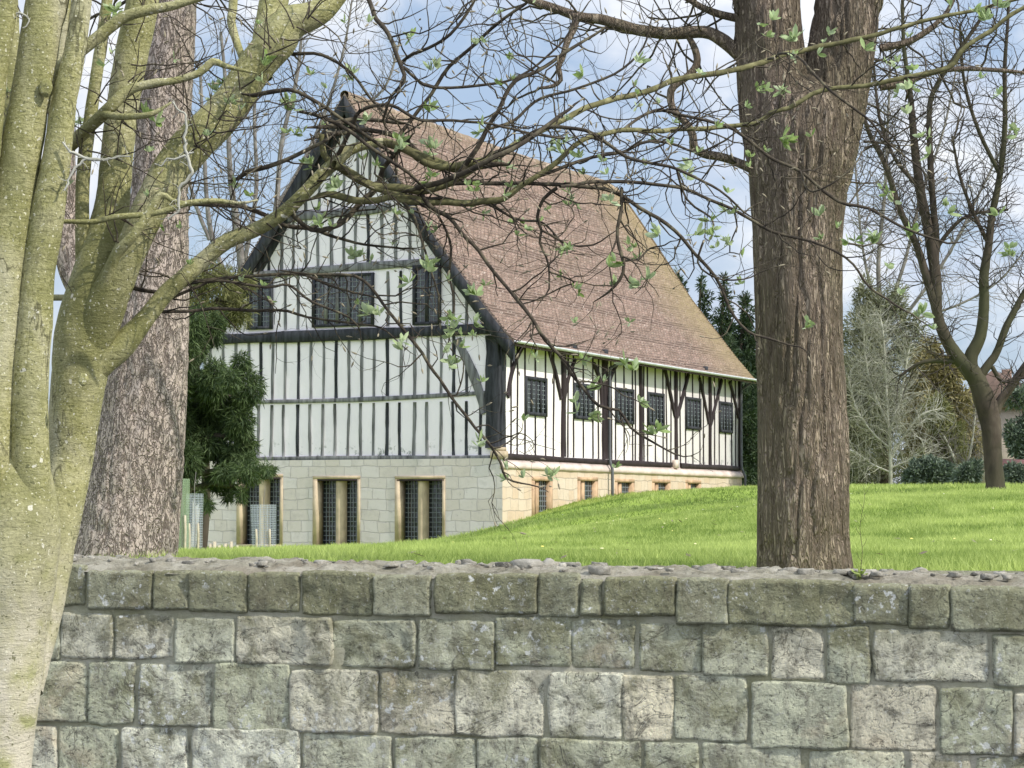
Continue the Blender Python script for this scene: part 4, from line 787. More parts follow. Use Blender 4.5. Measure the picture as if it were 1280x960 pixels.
# secondary green branches
for K in ([(90, 470, 8), (104, 380, 8.5), (103, 312, 9), (104, 218, 8.5), (114, 140, 8), (124, 70, 7.5), (134, 0, 7), (138, -40, 7)],
          [(152, 215, 11, 6.5), (160, 150, 11, 6.55), (170, 90, 9.5, 6.6), (180, 20, 9, 6.6), (184, -40, 9, 6.6)],
          [(40, 232, 11), (57, 208, 10), (78, 190, 9), (101, 169, 8.5, 6.2), (134, 138, 8, 6.1), (158, 114, 7, 6.1), (175, 108, 5.5, 6.1), (196, 103, 5, 6.1), (218, 101, 4.6, 6.1), (249, 91, 5, 6.1), (266, 77, 5.2, 6.1), (280, 82, 3.6, 6.1), (300, 87, 2.4, 6.1), (322, 92, 1.2, 6.1)],
          [(50, 118, 12, 6.3), (62, 104, 11, 6.2), (81, 81, 10, 6.1), (100, 64, 8.5, 6.1), (118, 50, 8, 6.1), (140, 32, 7.5, 6.1), (158, 20, 7, 6.1), (188, 12, 6.5, 6.1), (212, 8, 6, 6.1), (240, 0, 5, 6.1), (270, -8, 4.5, 6.1)],
          [(292, -20, 6, 6.4), (291, 10, 5.6, 6.4), (289, 27, 5.4, 6.38), (295, 50, 5, 6.36), (303, 72, 4.5, 6.34)],
          [(132, 352, 7, 6.05), (146, 318, 7, 6.02), (165, 296, 6.8, 6.0), (180, 275, 6.2, 6.0), (201, 244, 4.8, 6.0), (214, 250, 3, 6.0), (240, 256, 2.6, 6.0)],
          [(30, 276, 2.6, 6.05), (60, 276, 3, 6.0), (90, 277, 3, 6.0), (118, 277, 3.4, 6.0), (145, 271, 3.8, 6.0), (185, 268, 3.8, 6.0), (215, 261, 4.0, 6.0), (235, 254, 4, 6.0), (270, 251, 3.2, 6.0), (300, 254, 2.2, 6.0), (322, 250, 1.0, 6.0)],
          [(128, 142, 4.6, 6.1), (150, 146, 4.4, 6.05), (184, 144, 3.8, 6.0), (200, 137, 2.4, 6.0), (214, 128, 1.2, 6.0)],
          [(60, 372, 4, 6.4), (84, 372, 4, 6.35)]):
    g = MB(); stemA(K, 22, 6.3, g); put(g.build('branch', M['bark_green'], smooth=True), treeA)
for (x, y, rx, d) in ((38, 806, 13, 6.27), (57, 110, 10, 6.20), (28, 130, 8, 6.23), (36, 222, 9, 6.26), (104, 474, 7, 6.18)):      # healed knots
    g = MB(); c = W(x, y, d); r_ = rx * d / F; n, m_ = 14, 20; th_ = np.linspace(.03, 3.1, n); ph_ = np.arange(m_) * math.tau / m_; T2, P2 = np.meshgrid(th_, ph_, indexing='ij'); dd = np.stack([np.sin(T2) * np.cos(P2), np.sin(T2) * np.sin(P2), np.cos(T2)], -1)
    rr_ = r_ * (1 + .25 * fbm(dd * 2.2 + x, 3, 4)) * (1 - .35 * np.clip((-dd[..., 1] - .72) / .28, 0, 1)); g.add((c + dd * rr_[..., None] * np.array([.85, .55, 1.15])).reshape(-1, 3), [(a * m_ + b, a * m_ + (b + 1) % m_, (a + 1) * m_ + (b + 1) % m_, (a + 1) * m_ + b) for a in range(n - 1) for b in range(m_)]); put(g.build('knot', M['bark_green'], smooth=True), treeA)
# long thin limbs that reach right across the view (traced), then twigs from them
DA = 6.0
SH = .58        # these limbs continue from the branch, a little behind the stems
FL = [
 [(479, 177, 5.2, 6.12), (505, 187, 5), (530, 200, 5.4), (545, 204, 5.4), (570, 209, 5), (600, 205, 4.4)],
 [(402, 168, 3.4), (405, 190, 4), (418, 204, 4.4), (450, 224, 4.2), (473, 235, 4), (505, 247, 3.6)],
 [(383, 251, .9), (410, 242, 4.2), (440, 249, 4.4), (470, 251, 4.2), (490, 250, 4), (530, 248, 3.6)],
 [(479, 177, 5.2, 6.12), (515, 190, 5.0), (535, 203, 4.8), (564, 209, 4.6), (600, 203, 4.4), (621, 197, 4.2, 6.3), (650, 176, 4.0, 6.4), (700, 147, 3.8, 6.5), (754, 129, 3.6, 6.6), (817, 110, 3.6, 6.7), (850, 99, 3.6, 6.75), (900, 91, 3.5, 6.8), (961, 74, 3.4, 6.9), (1018, 60, 3.2, 7.0), (1092, 44, 2.8, 7.0), (1152, 24, 2.4, 7.0), (1220, 10, 2.2, 7.0), (1290, -2, 1.8, 7.0)],
 [(417, 205, 5, 6.06), (440, 222, 5), (470, 232, 5), (500, 238, 4.8), (525, 240, 4.8), (548, 236, 4.6), (567, 229, 4.4), (600, 206, 4.2), (621, 195, 4)],
 [(473, 235, 3.2), (500, 246, 3.6), (532, 252, 4.4), (560, 252, 4.4), (581, 255, 4.2), (605, 251, 4), (633, 248, 3.8), (655, 232, 3.4), (671, 221, 3.2), (700, 200, 3.2), (733, 179, 3.0), (775, 165, 3.0, 6.2), (815, 163, 3.0, 6.3), (850, 163, 3.0, 6.4), (905, 159, 2.9, 6.5), (944, 155, 2.9, 6.5), (964, 141, 2.8, 6.5), (984, 131, 2.8, 6.5), (1025, 114, 2.8, 6.5), (1085, 107, 2.8, 6.5), (1139, 96, 3.2, 6.5), (1186, 84, 3.2, 6.5), (1206, 64, 3.0, 6.5), (1253, 27, 2.6, 6.5), (1290, 0, 2.4, 6.5)],
 [(567, 229, 3), (620, 231, 2.6), (700, 233, 2.4), (754, 237, 2.4), (800, 258, 2.4), (846, 287, 2.2), (871, 321, 2.0), (892, 346, 1.9), (912, 383, 1.8), (937, 414, 1.6), (960, 425, 1.4), (986, 427, 1.1)],
 [(700, 233, 2, 6.0), (767, 228, 2.2), (817, 231, 2.1), (849, 235, 2.1), (879, 246, 2.0, 6.3), (934, 272, 2.0, 6.4), (964, 289, 1.9, 6.4), (1018, 306, 1.7, 6.4), (1048, 316, 1.6, 6.4), (1068, 330, 1.5, 6.4), (1086, 357, 1.5, 6.4), (1121, 383, 1.3, 6.4), (1140, 392, 1.1, 6.4)],
 [(775, 165, 2, 6.2), (815, 140, 1.9, 6.3), (860, 145, 1.9, 6.3), (917, 165, 1.9, 6.3), (961, 191, 2.0, 6.3), (1001, 215, 2.0, 6.3), (1048, 247, 2.1, 6.3), (1085, 259, 1.9, 6.3), (1135, 285, 1.6, 6.3), (1186, 309, 1.2, 6.3)],
 [(960, 74, 1.6, 6.8), (991, 72, 1.6, 6.6), (1038, 111, 1.7, 6.5), (1082, 148, 1.5, 6.5), (1110, 180, 1.2, 6.5), (1150, 210, .9, 6.5)],
 [(525, 240, 3), (539, 254, 2.8), (560, 272, 2.6), (582, 297, 2.4), (602, 322, 2.3), (625, 347, 2.2), (652, 379, 2.1), (668, 400, 2.2), (683, 424, 2.2), (706, 452, 2.1), (724, 475, 2.0), (750, 508, 1.9), (773, 518, 1.8), (790, 535, 1.6), (809, 551, 1.4), (839, 564, 1.0)],
 [(640, 365, 1.6), (665, 400, 1.6), (691, 436, 1.6), (712, 458, 1.2), (722, 480, .9)],
 [(359, 262, 3.2), (391, 288, 3.0), (423, 284, 3.4), (450, 258, 3.8), (473, 237, 3.8), (482, 212, 3.4), (492, 193, 3.0)],
 [(235, 254, 3.2), (286, 258, 3), (302, 258, 3), (330, 272, 2.8), (348, 282, 2.6), (391, 287, 3.0), (420, 296, 2.0), (456, 302, 1.6), (500, 312, 1.3)],
 [(285, 226, .8), (299, 222, 2.6), (318, 212, 3.0), (361, 199, 2.8), (400, 180, 2.2), (410, 170, 1.6)],
 [(350, 338, .7), (384, 341, 1.6), (430, 344, 1.7), (456, 352, 1.8), (482, 383, 1.9), (515, 422, 2.0), (548, 475, 1.9), (570, 505, 1.9), (593, 531, 1.8), (612, 556, 1.7), (626, 577, 1.6), (635, 597, 1.4), (662, 605, 1.0)],
 [(158, 357, 3.2), (188, 368, 2.6), (215, 368, 2.2), (230, 362, 2.2), (261, 350, 2.2), (309, 341, 2.0), (355, 340, 1.9), (384, 344, 1.8), (409, 357, 1.6), (438, 367, 1.3), (470, 372, 1.0)],
 [(188, 390, 2.2), (230, 388, 2.0), (272, 385, 2.0), (317, 388, 1.9), (359, 390, 1.7), (386, 396, 1.5), (449, 405, 1.3), (480, 412, 1.1), (499, 427, .8)],
 [(215, 372, 2.0), (250, 356, 1.8), (272, 352, 1.8), (330, 360, 1.7), (359, 357, 1.6), (392, 377, 1.5), (438, 400, 1.2), (455, 412, 1)],
 [(458, -10, 3), (470, 18, 3), (483, 37, 2.8), (500, 79, 2.8), (502, 104, 2.4), (487, 122, 2.0), (480, 150, 1.6)],
 [(500, 79, 2.0), (525, 62, 2.0), (560, 40, 2.0), (592, 8, 1.8), (600, -10, 1.6)],
 [(658, 4, 1.8), (617, 37, 2.1), (588, 58, 2.2), (558, 83, 2.4), (535, 115, 2.4), (517, 146, 2.4), (500, 170, 2.6), (492, 193, 2.8)],
 [(758, 33, 1.4), (725, 56, 2.0), (692, 79, 2.3), (668, 92, 2.4), (646, 104, 2.6), (632, 122, 2.6), (622, 140, 2.6), (608, 162, 2.8), (596, 185, 3), (583, 206, 3.4)],
 [(504, 83, 1.8), (520, 100, 1.9), (542, 110, 1.9), (600, 105, 1.8), (646, 100, 1.6), (700, 60, 1.4), (720, 20, 1.2)],
 [(696, 235, 2.4), (676, 250, 2.2), (673, 272, 2.1), (679, 289, 1.8), (676, 306, 1.5), (687, 334, 1.3), (687, 362, 1.0)],
 [(679, 289, 1.5), (712, 308, 1.3), (741, 308, 1.1), (757, 298, .8)],
 [(777, 235, 2.2), (777, 262, 2.2), (774, 295, 2.2), (780, 329, 2.2), (773, 350, 2.0), (766, 368, 1.7)],
 [(779, 326, 1.4), (797, 323, 1.3), (812, 312, 1.1), (831, 305, .9)],
 [(687, 340, 1.2), (720, 352, 1.0), (700, 362, 1.0), (670, 378, .9), (650, 378, .8)],
 [(650, 175, 2.6), (690, 158, 2.4), (740, 170, 2.2), (790, 200, 2.0), (846, 212, 1.8), (890, 232, 1.5), (925, 262, 1.2)],
 [(671, 221, 2.2), (720, 205, 2.1), (770, 190, 2.0), (820, 178, 1.8), (870, 190, 1.5), (905, 175, 1.2)],
 [(608, 162, 2.0), (640, 150, 1.8), (670, 128, 1.8), (720, 112, 1.6), (768, 92, 1.5), (800, 60, 1.2), (812, 30, 1)],
 [(492, 193, 2.4), (460, 168, 2.2), (430, 150, 2.2), (395, 128, 2.4), (360, 110, 2.6), (325, 120, 3)],
 [(325, 60, 2.6), (370, 68, 2.2), (405, 70, 2), (440, 92, 1.8), (470, 130, 1.6), (500, 150, 1.3)],
 [(417, 205, 3), (440, 160, 2.6), (452, 140, 2.4), (490, 130, 2.1), (530, 150, 1.9), (580, 150, 1.7), (640, 160, 1.5), (700, 170, 1.3)],
 [(846, 212, 1.5), (862, 250, 1.4), (890, 272, 1.3), (893, 290, 1.1)],
 [(880, 300, 1.4), (870, 330, 1.3), (885, 345, 1.2), (905, 352, 1.1), (940, 346, .9)],
 [(600, 250, 2), (640, 270, 1.6), (680, 276, 1.4), (700, 300, 1.1)],
 [(539, 254, 1.8), (560, 300, 1.6), (562, 340, 1.4), (570, 380, 1.2), (562, 430, 1)],
 [(482, 237, 1.8), (510, 262, 1.7), (530, 300, 1.5), (540, 340, 1.3), (548, 372, 1)],
 [(1001, 215, 1.3, 6.3), (1020, 238, 1.2, 6.2), (1060, 215, 1.1, 6.2), (1076, 190, .8, 6.2)],
 [(500, 240, .9), (530, 232, 3.4), (560, 222, 3.4), (600, 208, 3.4), (625, 195, 3.2), (660, 175, 2.8), (700, 145, 2.4)],
 [(380, 160, .9), (410, 155, 3), (440, 152, 3), (470, 151, 2.4), (500, 156, 2)],
 [(380, 176, .9), (420, 167, 3.2), (450, 160, 3), (500, 176, 2.8), (540, 199, 2.4)],
 [(372, 140, .9), (400, 146, 2.6), (430, 160, 2.4), (470, 190, 2.2), (510, 215, 2)],
 [(600, 540, 1.2), (618, 560, 1.1), (640, 552, .9)],
]
EXTRA = {0, 1, 2} | {i for i, K in enumerate(FL) if K[0][2] == .9}
rg = np.random.default_rng(23); tw = []; tips = []
for i, K in enumerate(FL):
    off = rg.uniform(-.22, .22) if i > 5 else 0
    K2 = []
    for q, k in enumerate(K):
        d = (k[3] if len(k) > 3 else DA + .12) + off * math.sin(min(1, q / max(1, len(K) - 1)) * 2.4)
        K2.append((k[0] + (rg.normal(0, 1.5) if q else 0), k[1] + (rg.normal(0, 1.5) if q else 0), k[2] * 1.02, d + SH))
    P_, r_ = trace(K2, DA, .03)
    P_ = P_ + (fbm(P_ * 9, 2, 90 + i)[:, None] * np.array([.010, .010, 0]) + fbm(P_ * 9 + 50, 2, 91 + i)[:, None] * np.array([0, 0, .010])) * np.clip(np.arange(len(P_)) / 4, 0, 1)[:, None]
    r_ = r_ * (1 + .12 * np.sin(np.arange(len(r_)) * 2.1) ** 8)
    g = MB(); g.tube(P_, r_, 8); put(g.build('branch', M['bark_olive'] if i in (0, 1, 2, 3, 4, 5) else M['bark_twig'], smooth=True), treeA)
    T_ = np.gradient(P_, axis=0)
    low_ = i in (16, 17, 18); 
    k = 2
    while k < len(P_) - 1:
        frac = k / len(P_); pxx = 640 + F * P_[k][0] / P_[k][1]
        Lt = rg.uniform(.06, .26) * (1.25 if frac < .8 else .8)
        if low_: Lt *= .7
        s = rg.normal(0, 1, 3); s[1] *= .6; t_ = nrm(T_[k]); s = nrm(s - t_ * (s @ t_))
        grow(rg, P_[k].copy(), nrm(t_ * .7 + s), Lt, min(r_[k] * .55, .0028), 2 if rg.random() < .6 else 1, tw, .026, .24, .05, .30, .7, .95, tips, .15)
        k += int(rg.integers(1, 4)) + (1 if pxx > 930 else 0) + (3 if i in EXTRA else 0)
    grow(rg, P_[-1].copy(), T_[-1], .08, r_[-1], 1, tw, .025, .2, .03, .3, .7, .9, tips)
# twigs off the thick stems near the left
for K, c in (([(134, 0), (118, 134), (104, 218)], 10), ([(392, 18), (345, 52), (272, 150), (218, 208)], 36), ([(190, 388), (232, 345), (285, 301), (340, 276), (384, 238), (417, 205)], 26), ([(176, 17), (154, 134), (146, 200)], 10), ([(101, 169), (158, 114), (218, 101), (280, 82)], 18), ([(158, 20), (240, 0)], 8), ([(50, 50), (12, 290)], 5), ([(49, 340), (80, 130)], 6), ([(118, 277), (316, 253)], 16), ([(132, 300), (168, 303)], 4)):
    for _ in range(int(c * .8)):
        i = rg.integers(0, len(K) - 1); f = rg.random(); x = K[i][0] + (K[i + 1][0] - K[i][0]) * f; y = K[i][1] + (K[i + 1][1] - K[i][1]) * f
        p = W(x, y, 6.5 if c != 26 else 6.68); a = rg.uniform(-1.2, 2.4); grow(rg, p, np.array([math.cos(a), rg.normal(0, .4), math.sin(a)]), rg.uniform(.1, .32), .0024, 2, tw, .030, .17, .04, .28, .7, .95, tips, .10)
# pale lichened twigs
pale = []
for K in ([(80, 235, 2.2), (100, 205, 3), (130, 198, 2.4), (162, 195, 1.8)], [(80, 180, 2), (92, 192, 3.2), (112, 202, 3), (135, 198, 2)], [(232, 195, 4), (238, 215, 3.6), (226, 235, 3.2), (222, 262, 2.6)], [(196, 206, 1.6), (216, 200, 2.2), (232, 197, 2.8), (244, 190, 1.6)], [(215, 128, 2), (228, 140, 2.4), (232, 165, 2.8), (232, 195, 3.4)], [(222, 262, 2.4), (212, 276, 1.6)], [(4, 45, 2), (20, 18, 2.4), (36, 24, 2), (30, 36, 1.5)]):
    P_, r_ = trace([(a, b, c * .55, 6.2) for a, b, c in K], 6.2, .01); P_ = P_ + np.stack([fbm(P_ * 55, 3, 8), 0 * P_[:, 0], fbm(P_ * 55, 3, 9)], 1) * .012; pale.append((P_, r_ * (1 + .25 * np.abs(fbm(P_ * 90, 1, 5)))))
    for k in range(1, len(P_), 2): grow(rg, P_[k].copy(), rg.normal(0, 1, 3) * np.array([1, .4, 1]), .035, .0012, 0, pale, .008, .45)
put(twig_mesh(pale, 6).build('lichen_twigs', M['twig_pale'], smooth=True), treeA)['kind'] = 'stuff'
put(twig_mesh(tw, 4).build('twigs', M['bark_twig'], smooth=True), treeA)
# leaf clusters at measured places plus opening buds on the tips
LC = [(265,115),(191,151),(292,124),(131,81),(329,74),(363,131),(386,205),(80,235),(416,235),(306,242),(97,151),(146,8),(369,165),(384,203),(413,239),(400,278),(443,321),(495,298),(466,393),(509,344),(532,340),(561,396),(568,413),(591,370),(561,445),(502,434),(541,219),(597,404),(499,180),(538,183),(591,235),(454,142),(546,83),(508,54),(542,188),(500,179),(542,221),(637,210),(708,233),(758,250),(654,287),(608,262),(704,308),(762,333),(771,354),(787,312),(796,354),(717,362),(692,187),(725,192),(729,92),(804,79),(792,125),(862,212),(887,287),(904,308),(912,267),(821,300),(437,96),(529,137),(596,158),(712,407),(725,449),(717,503),(731,517),(737,482),(787,460),(794,501),(631,597),(687,591),(819,541),(599,551),(974,27),(951,37),(991,50),(1025,67),(1038,47),(954,111),(979,111),(1018,165),(981,178),(937,198),(1025,265),(1020,296),(1082,64),(1135,114),(1112,81),(1146,91),(1135,151),(1152,165),(1167,193),(1105,239),(1112,259),(1092,296),(1139,292),(1182,259),(1246,275),(1263,312),(1192,7),(1250,10),(1223,101),(1246,121),(1273,165),(1226,24),(1072,302),(1007,414),(1112,339),(1130,370),(1147,392),(1261,315),(280,125),(275,108),(897,291),(870,292),(1125,118),(1140,108),(560,405),(575,420),(606,362)]
g = MB()
def leaf(g, p, d, L_, w, a, cup=.3):
    d = nrm(d); s = rg.normal(0, 1, 3); s = nrm(s - d * (s @ d)); n_ = np.cross(d, s)
    P0 = p; P1 = p + d * L_ * .35; P2 = p + d * L_ * .72 + n_ * L_ * .06; P3 = p + d * L_ + n_ * L_ * .16
    V = [P0, P1 + s * w * .85 + n_ * w * cup, P1, P1 - s * w * .85 + n_ * w * cup, P2 + s * w * .8 + n_ * w * cup, P2, P2 - s * w * .8 + n_ * w * cup, P3]
    g.add(V, [(1, 2, 5, 4), (2, 3, 6, 5)], [(0, 2, 1), (0, 3, 2), (4, 5, 7), (5, 6, 7)], a=a)
def dcl(x): return 6.66 + (0.35 if x > 900 else 0) + rg.uniform(-.12, .12)
for (x, y) in LC:
    p = W(x, y, dcl(x)); c = rg.uniform(.2, .8); big = rg.uniform(.8, 1.25); lean = rg.normal(0, .35, 3)
    for q in range(rg.integers(1, 4)):
        pc = p + rg.normal(0, .010, 3); n_ = rg.integers(4, 8); ax = nrm(np.array([lean[0], lean[1] * .5, 1.0]) + rg.normal(0, .45, 3))
        for k in range(n_):
            s = rg.normal(0, 1, 3); s = nrm(s - ax * (s @ ax)); d = nrm(ax * rg.uniform(.1, 1.1) + s * rg.uniform(.4, 1.0)); leaf(g, pc, d, rg.uniform(.020, .038) * big, rg.uniform(.0045, .0085) * big, float(np.clip(c + rg.normal(0, .2), 0, 1)))
for (p, d) in tips:
    u_ = rg.random()
    if u_ < .05:
        for k in range(5): leaf(g, p, nrm(np.array([0, 0, 1.]) + rg.normal(0, .6, 3)), rg.uniform(.015, .028), .005, rg.random())
put(g.build('leaves', M['leaf_new'], smooth=True), treeA)
g = MB()
for (p, d) in tips:
    if rg.random() < .35:
        P_ = np.array([p - d * .002, p + d * .004, p + d * .011, p + d * .017]); g.tube(P_, [.0012, .0028, .0022, .0005], 5)
put(g.build('buds', M['bud'], smooth=True), treeA)['kind'] = 'stuff'
# ---- big plated trunk behind the wall on the left
def ridge_disp(fx, fz, depth, seed, fade=.06):
    def f(V, th, P_, r):
        Wp = V + fbm(V * np.array([3, 3, 1.5]), 2, seed + 5)[..., None] * np.array([.05, .05, .0])
        q = ridged(Wp * np.array([fx, fx, fz]), 2, seed); crack = np.clip((q - .42) / .5, 0, 1)
        fine = fbm(V * np.array([fx * 3, fx * 3, fz * 5]), 2, seed + 9) * .12
        lump = fbm(V * np.array([2.2, 2.2, 1.2]), 2, seed + 7) * .05 * r[:, None]
        return (depth * (-crack + fine)) * np.minimum(1, r[:, None] / fade) + lump
    return f
def split_tube(g, P_, r_, n, dsp):     # fine bark up to a little above the frame, plain beyond
    k = int(np.searchsorted(P_[:, 2], 1.6 + .235 * P_[len(P_) // 2, 1])); k = min(max(k, 4), len(P_) - 3)
    g.tube(P_[:k + 1], r_[:k + 1], n, disp=dsp); g.tube(P_[k - 1:], r_[k - 1:], 30)
tT = empty('mature_tree', tuple(W(155, 710, 12.7))); tT.location.z = tz1(*W(155, 710, 12.7)[:2])
tag(tT, 'thick grey brown trunk with plated bark behind the wall, half hidden by green stems', 'tree')
bpy.context.view_layer.update()
zb = tT.location.z
dT = ridge_disp(18, 5, .011, 131)
g = MB()
P_, r_ = trace([(146, 760, 84), (152, 722, 72), (155, 708, 67), (163, 650, 62), (170, 600, 58), (178, 520, 54), (185, 450, 50), (190, 390, 46), (194, 330, 42), (198, 260, 38), (201, 200, 36), (206, 120, 35), (211, 40, 34.5), (215, -60, 33), (220, -300, 30), (224, -700, 20)], 12.7, .016)
split_tube(g, P_, r_, 190, dT)
P_, r_ = trace([(165, 500, 30), (140, 430, 26), (110, 370, 22), (90, 330, 19), (82, 270, 17), (80, 180, 15), (72, 60, 14), (60, -60, 12), (40, -260, 8)], 12.7, .022); g.tube(P_, r_, 70, disp=dT)
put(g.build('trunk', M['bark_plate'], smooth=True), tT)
rg = np.random.default_rng(31); out = []
for k in range(46):
    y = rg.uniform(-650, 340); x = 205 + rg.uniform(-25, 25); p = W(x, y, 12.7); s = rg.choice([-1, 1]); grow(rg, p, np.array([s, rg.normal(0, .7), rg.uniform(-.1, .5)]), rg.uniform(.5, 1.5) * (1 if y < 0 else .5), .012 if y < 0 else .005, 3, out, .085, .22, .03, .38, 1, .9)
put(twig_mesh(out).build('crown', M['bark_twig'], smooth=True), tT)
# ---- big ridged trunk behind the wall on the right, forked
tR = empty('mature_tree', tuple(W(1006, 710, 11.5))); tR.location.z = tz1(*W(1006, 710, 11.5)[:2])
tag(tR, 'massive forked brown trunk with deeply ridged bark behind the wall, right of the hall', 'tree')
bpy.context.view_layer.update()
dR = ridge_disp(24, 3.1, .017, 171)
g = MB()
P_, r_ = trace([(1012, 800, 80), (1008, 740, 66), (1006, 712, 61), (1005, 680, 59), (1005, 600, 58.5), (1004, 540, 57.5), (1003, 500, 56.5), (1000, 450, 55.5), (999, 400, 55), (998, 350, 56), (997, 300, 57), (998, 250, 61), (1001, 210, 67), (1004, 170, 72), (1006, 140, 70), (1007, 120, 60), (1008, 105, 42)], 11.5, .013)
g.tube(P_, r_, 230, disp=dR)
P_, r_ = trace([(985, 215, 48), (975, 160, 50), (968, 110, 48), (962, 60, 44.5), (959, 10, 43.5), (956, -40, 43), (950, -300, 36), (940, -800, 22)], 11.5, .013); split_tube(g, P_, r_, 180, dR)
P_, r_ = trace([(1018, 215, 48), (1030, 160, 48), (1042, 110, 45), (1052, 60, 43), (1060, 10, 42.5), (1068, -40, 42), (1085, -300, 36), (1110, -800, 22)], 11.5, .013); split_tube(g, P_, r_, 180, dR)
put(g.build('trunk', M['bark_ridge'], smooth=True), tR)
out = []
for K in ([(948, 96, 13), (935, 76, 11), (921, 65, 9.5), (900, 48, 8.5), (879, 40, 8), (838, 42, 7.6), (800, 38, 7.4), (775, 31, 7), (750, 24, 6.6), (725, 21, 6.2), (692, 10, 5.6), (650, -6, 5), (600, -40, 4)],
          [(722, 20, 5), (714, 42, 4.6), (708, 55, 4.2), (703, 72, 3.8), (698, 85, 3.6), (701, 100, 3), (690, 108, 2.4), (675, 110, 1.8)],
          [(950, 214, 8), (929, 206, 6), (905, 197, 5.6), (879, 192, 5.4), (868, 184, 5.2), (866, 170, 5), (858, 154, 4.8), (842, 138, 4.8), (838, 120, 4.8), (842, 108, 4.8), (860, 95, 4.8), (871, 80, 4.8), (869, 62, 4.4), (860, 45, 3.6)],
          [(935, 25, 6), (900, 18, 5), (870, 5, 4), (850, -12, 3.4)],
          [(1100, 108, 6), (1130, 104, 5), (1160, 92, 4), (1200, 86, 3.2), (1250, 88, 2.6), (1290, 92, 2)],
          [(1100, 60, 5), (1140, 50, 4), (1180, 20, 3), (1200, -20, 2.4)]):
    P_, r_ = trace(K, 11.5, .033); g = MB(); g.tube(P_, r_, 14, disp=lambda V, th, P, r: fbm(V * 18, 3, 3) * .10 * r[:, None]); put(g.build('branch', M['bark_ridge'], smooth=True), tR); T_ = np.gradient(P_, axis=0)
    for k in range(4, len(P_), 3):
        s = rg.normal(0, 1, 3); t_ = nrm(T_[k]); s = nrm(s - t_ * (s @ t_)); grow(rg, P_[k].copy(), nrm(t_ * .6 + s), rg.uniform(.2, .8), .006, 2, out, .055, .27, .02, .30, .8, .9, None, .12)
for k in range(22):
    x0, y0 = (955, -100) if rg.random() < .5 else (1075, -100); y0 = rg.uniform(-780, -60); p = W(x0, y0, 11.5); s = rg.choice([-1, 1]); grow(rg, p, np.array([s, rg.normal(0, .7), rg.uniform(-.1, .6)]), rg.uniform(.8, 2.4), .02, 3, out, .12, .2, .03, .36, 1, .9)
for k in range(16):
    y0 = rg.uniform(40, 320); p = W(1080 if y0 < 200 else 1055, y0, 11.5); grow(rg, p, np.array([1, rg.normal(0, .4), rg.uniform(-.5, .3)]), rg.uniform(.3, .7), .005, 2, out, .055, .24, .02, .3, .8, .9)
put(twig_mesh(out).build('crown', M['bark_twig'], smooth=True), tR)
# ---- bare background trees
def bare_tree(name, label, base, D, limbs, seed, nlen, count, r0, mat_t, mat_c, step, bounds=None, lvl=3, group=None):
    b = W(base[0], base[1], D); e = empty(name, (b[0], b[1], tz1(b[0], b[1]))); tag(e, label, 'tree', group); bpy.context.view_layer.update()
    rg = np.random.default_rng(seed); g = MB(); out = []; allp = []
    for K in limbs:
        P_, r_ = trace(K, D, step * .6); g.tube(P_, r_, 14, disp=lambda V, th, P, r: fbm(V * (4.0 / max(r0 * 14, .5)), 3, 5) * .12 * r[:, None]); T_ = np.gradient(P_, axis=0)
        allp += [(P_[k], r_[k], T_[k]) for k in range(len(P_) // 5, len(P_))]
    put(g.build('trunk', mat_t, smooth=True), e)
    for _ in range(count):
        p, r, t = allp[rg.integers(len(allp))]; s = rg.normal(0, 1, 3); t = nrm(t); s = nrm(s - t * (s @ t)); grow(rg, p.copy(), nrm(t * .7 + s), rg.uniform(.35, 1) * nlen, min(r * .5, r0), lvl, out, step, .2, .015, .36, 1, .85, None, .1)
    put(twig_mesh(out, 3).build('crown', mat_c, smooth=False), e); return e
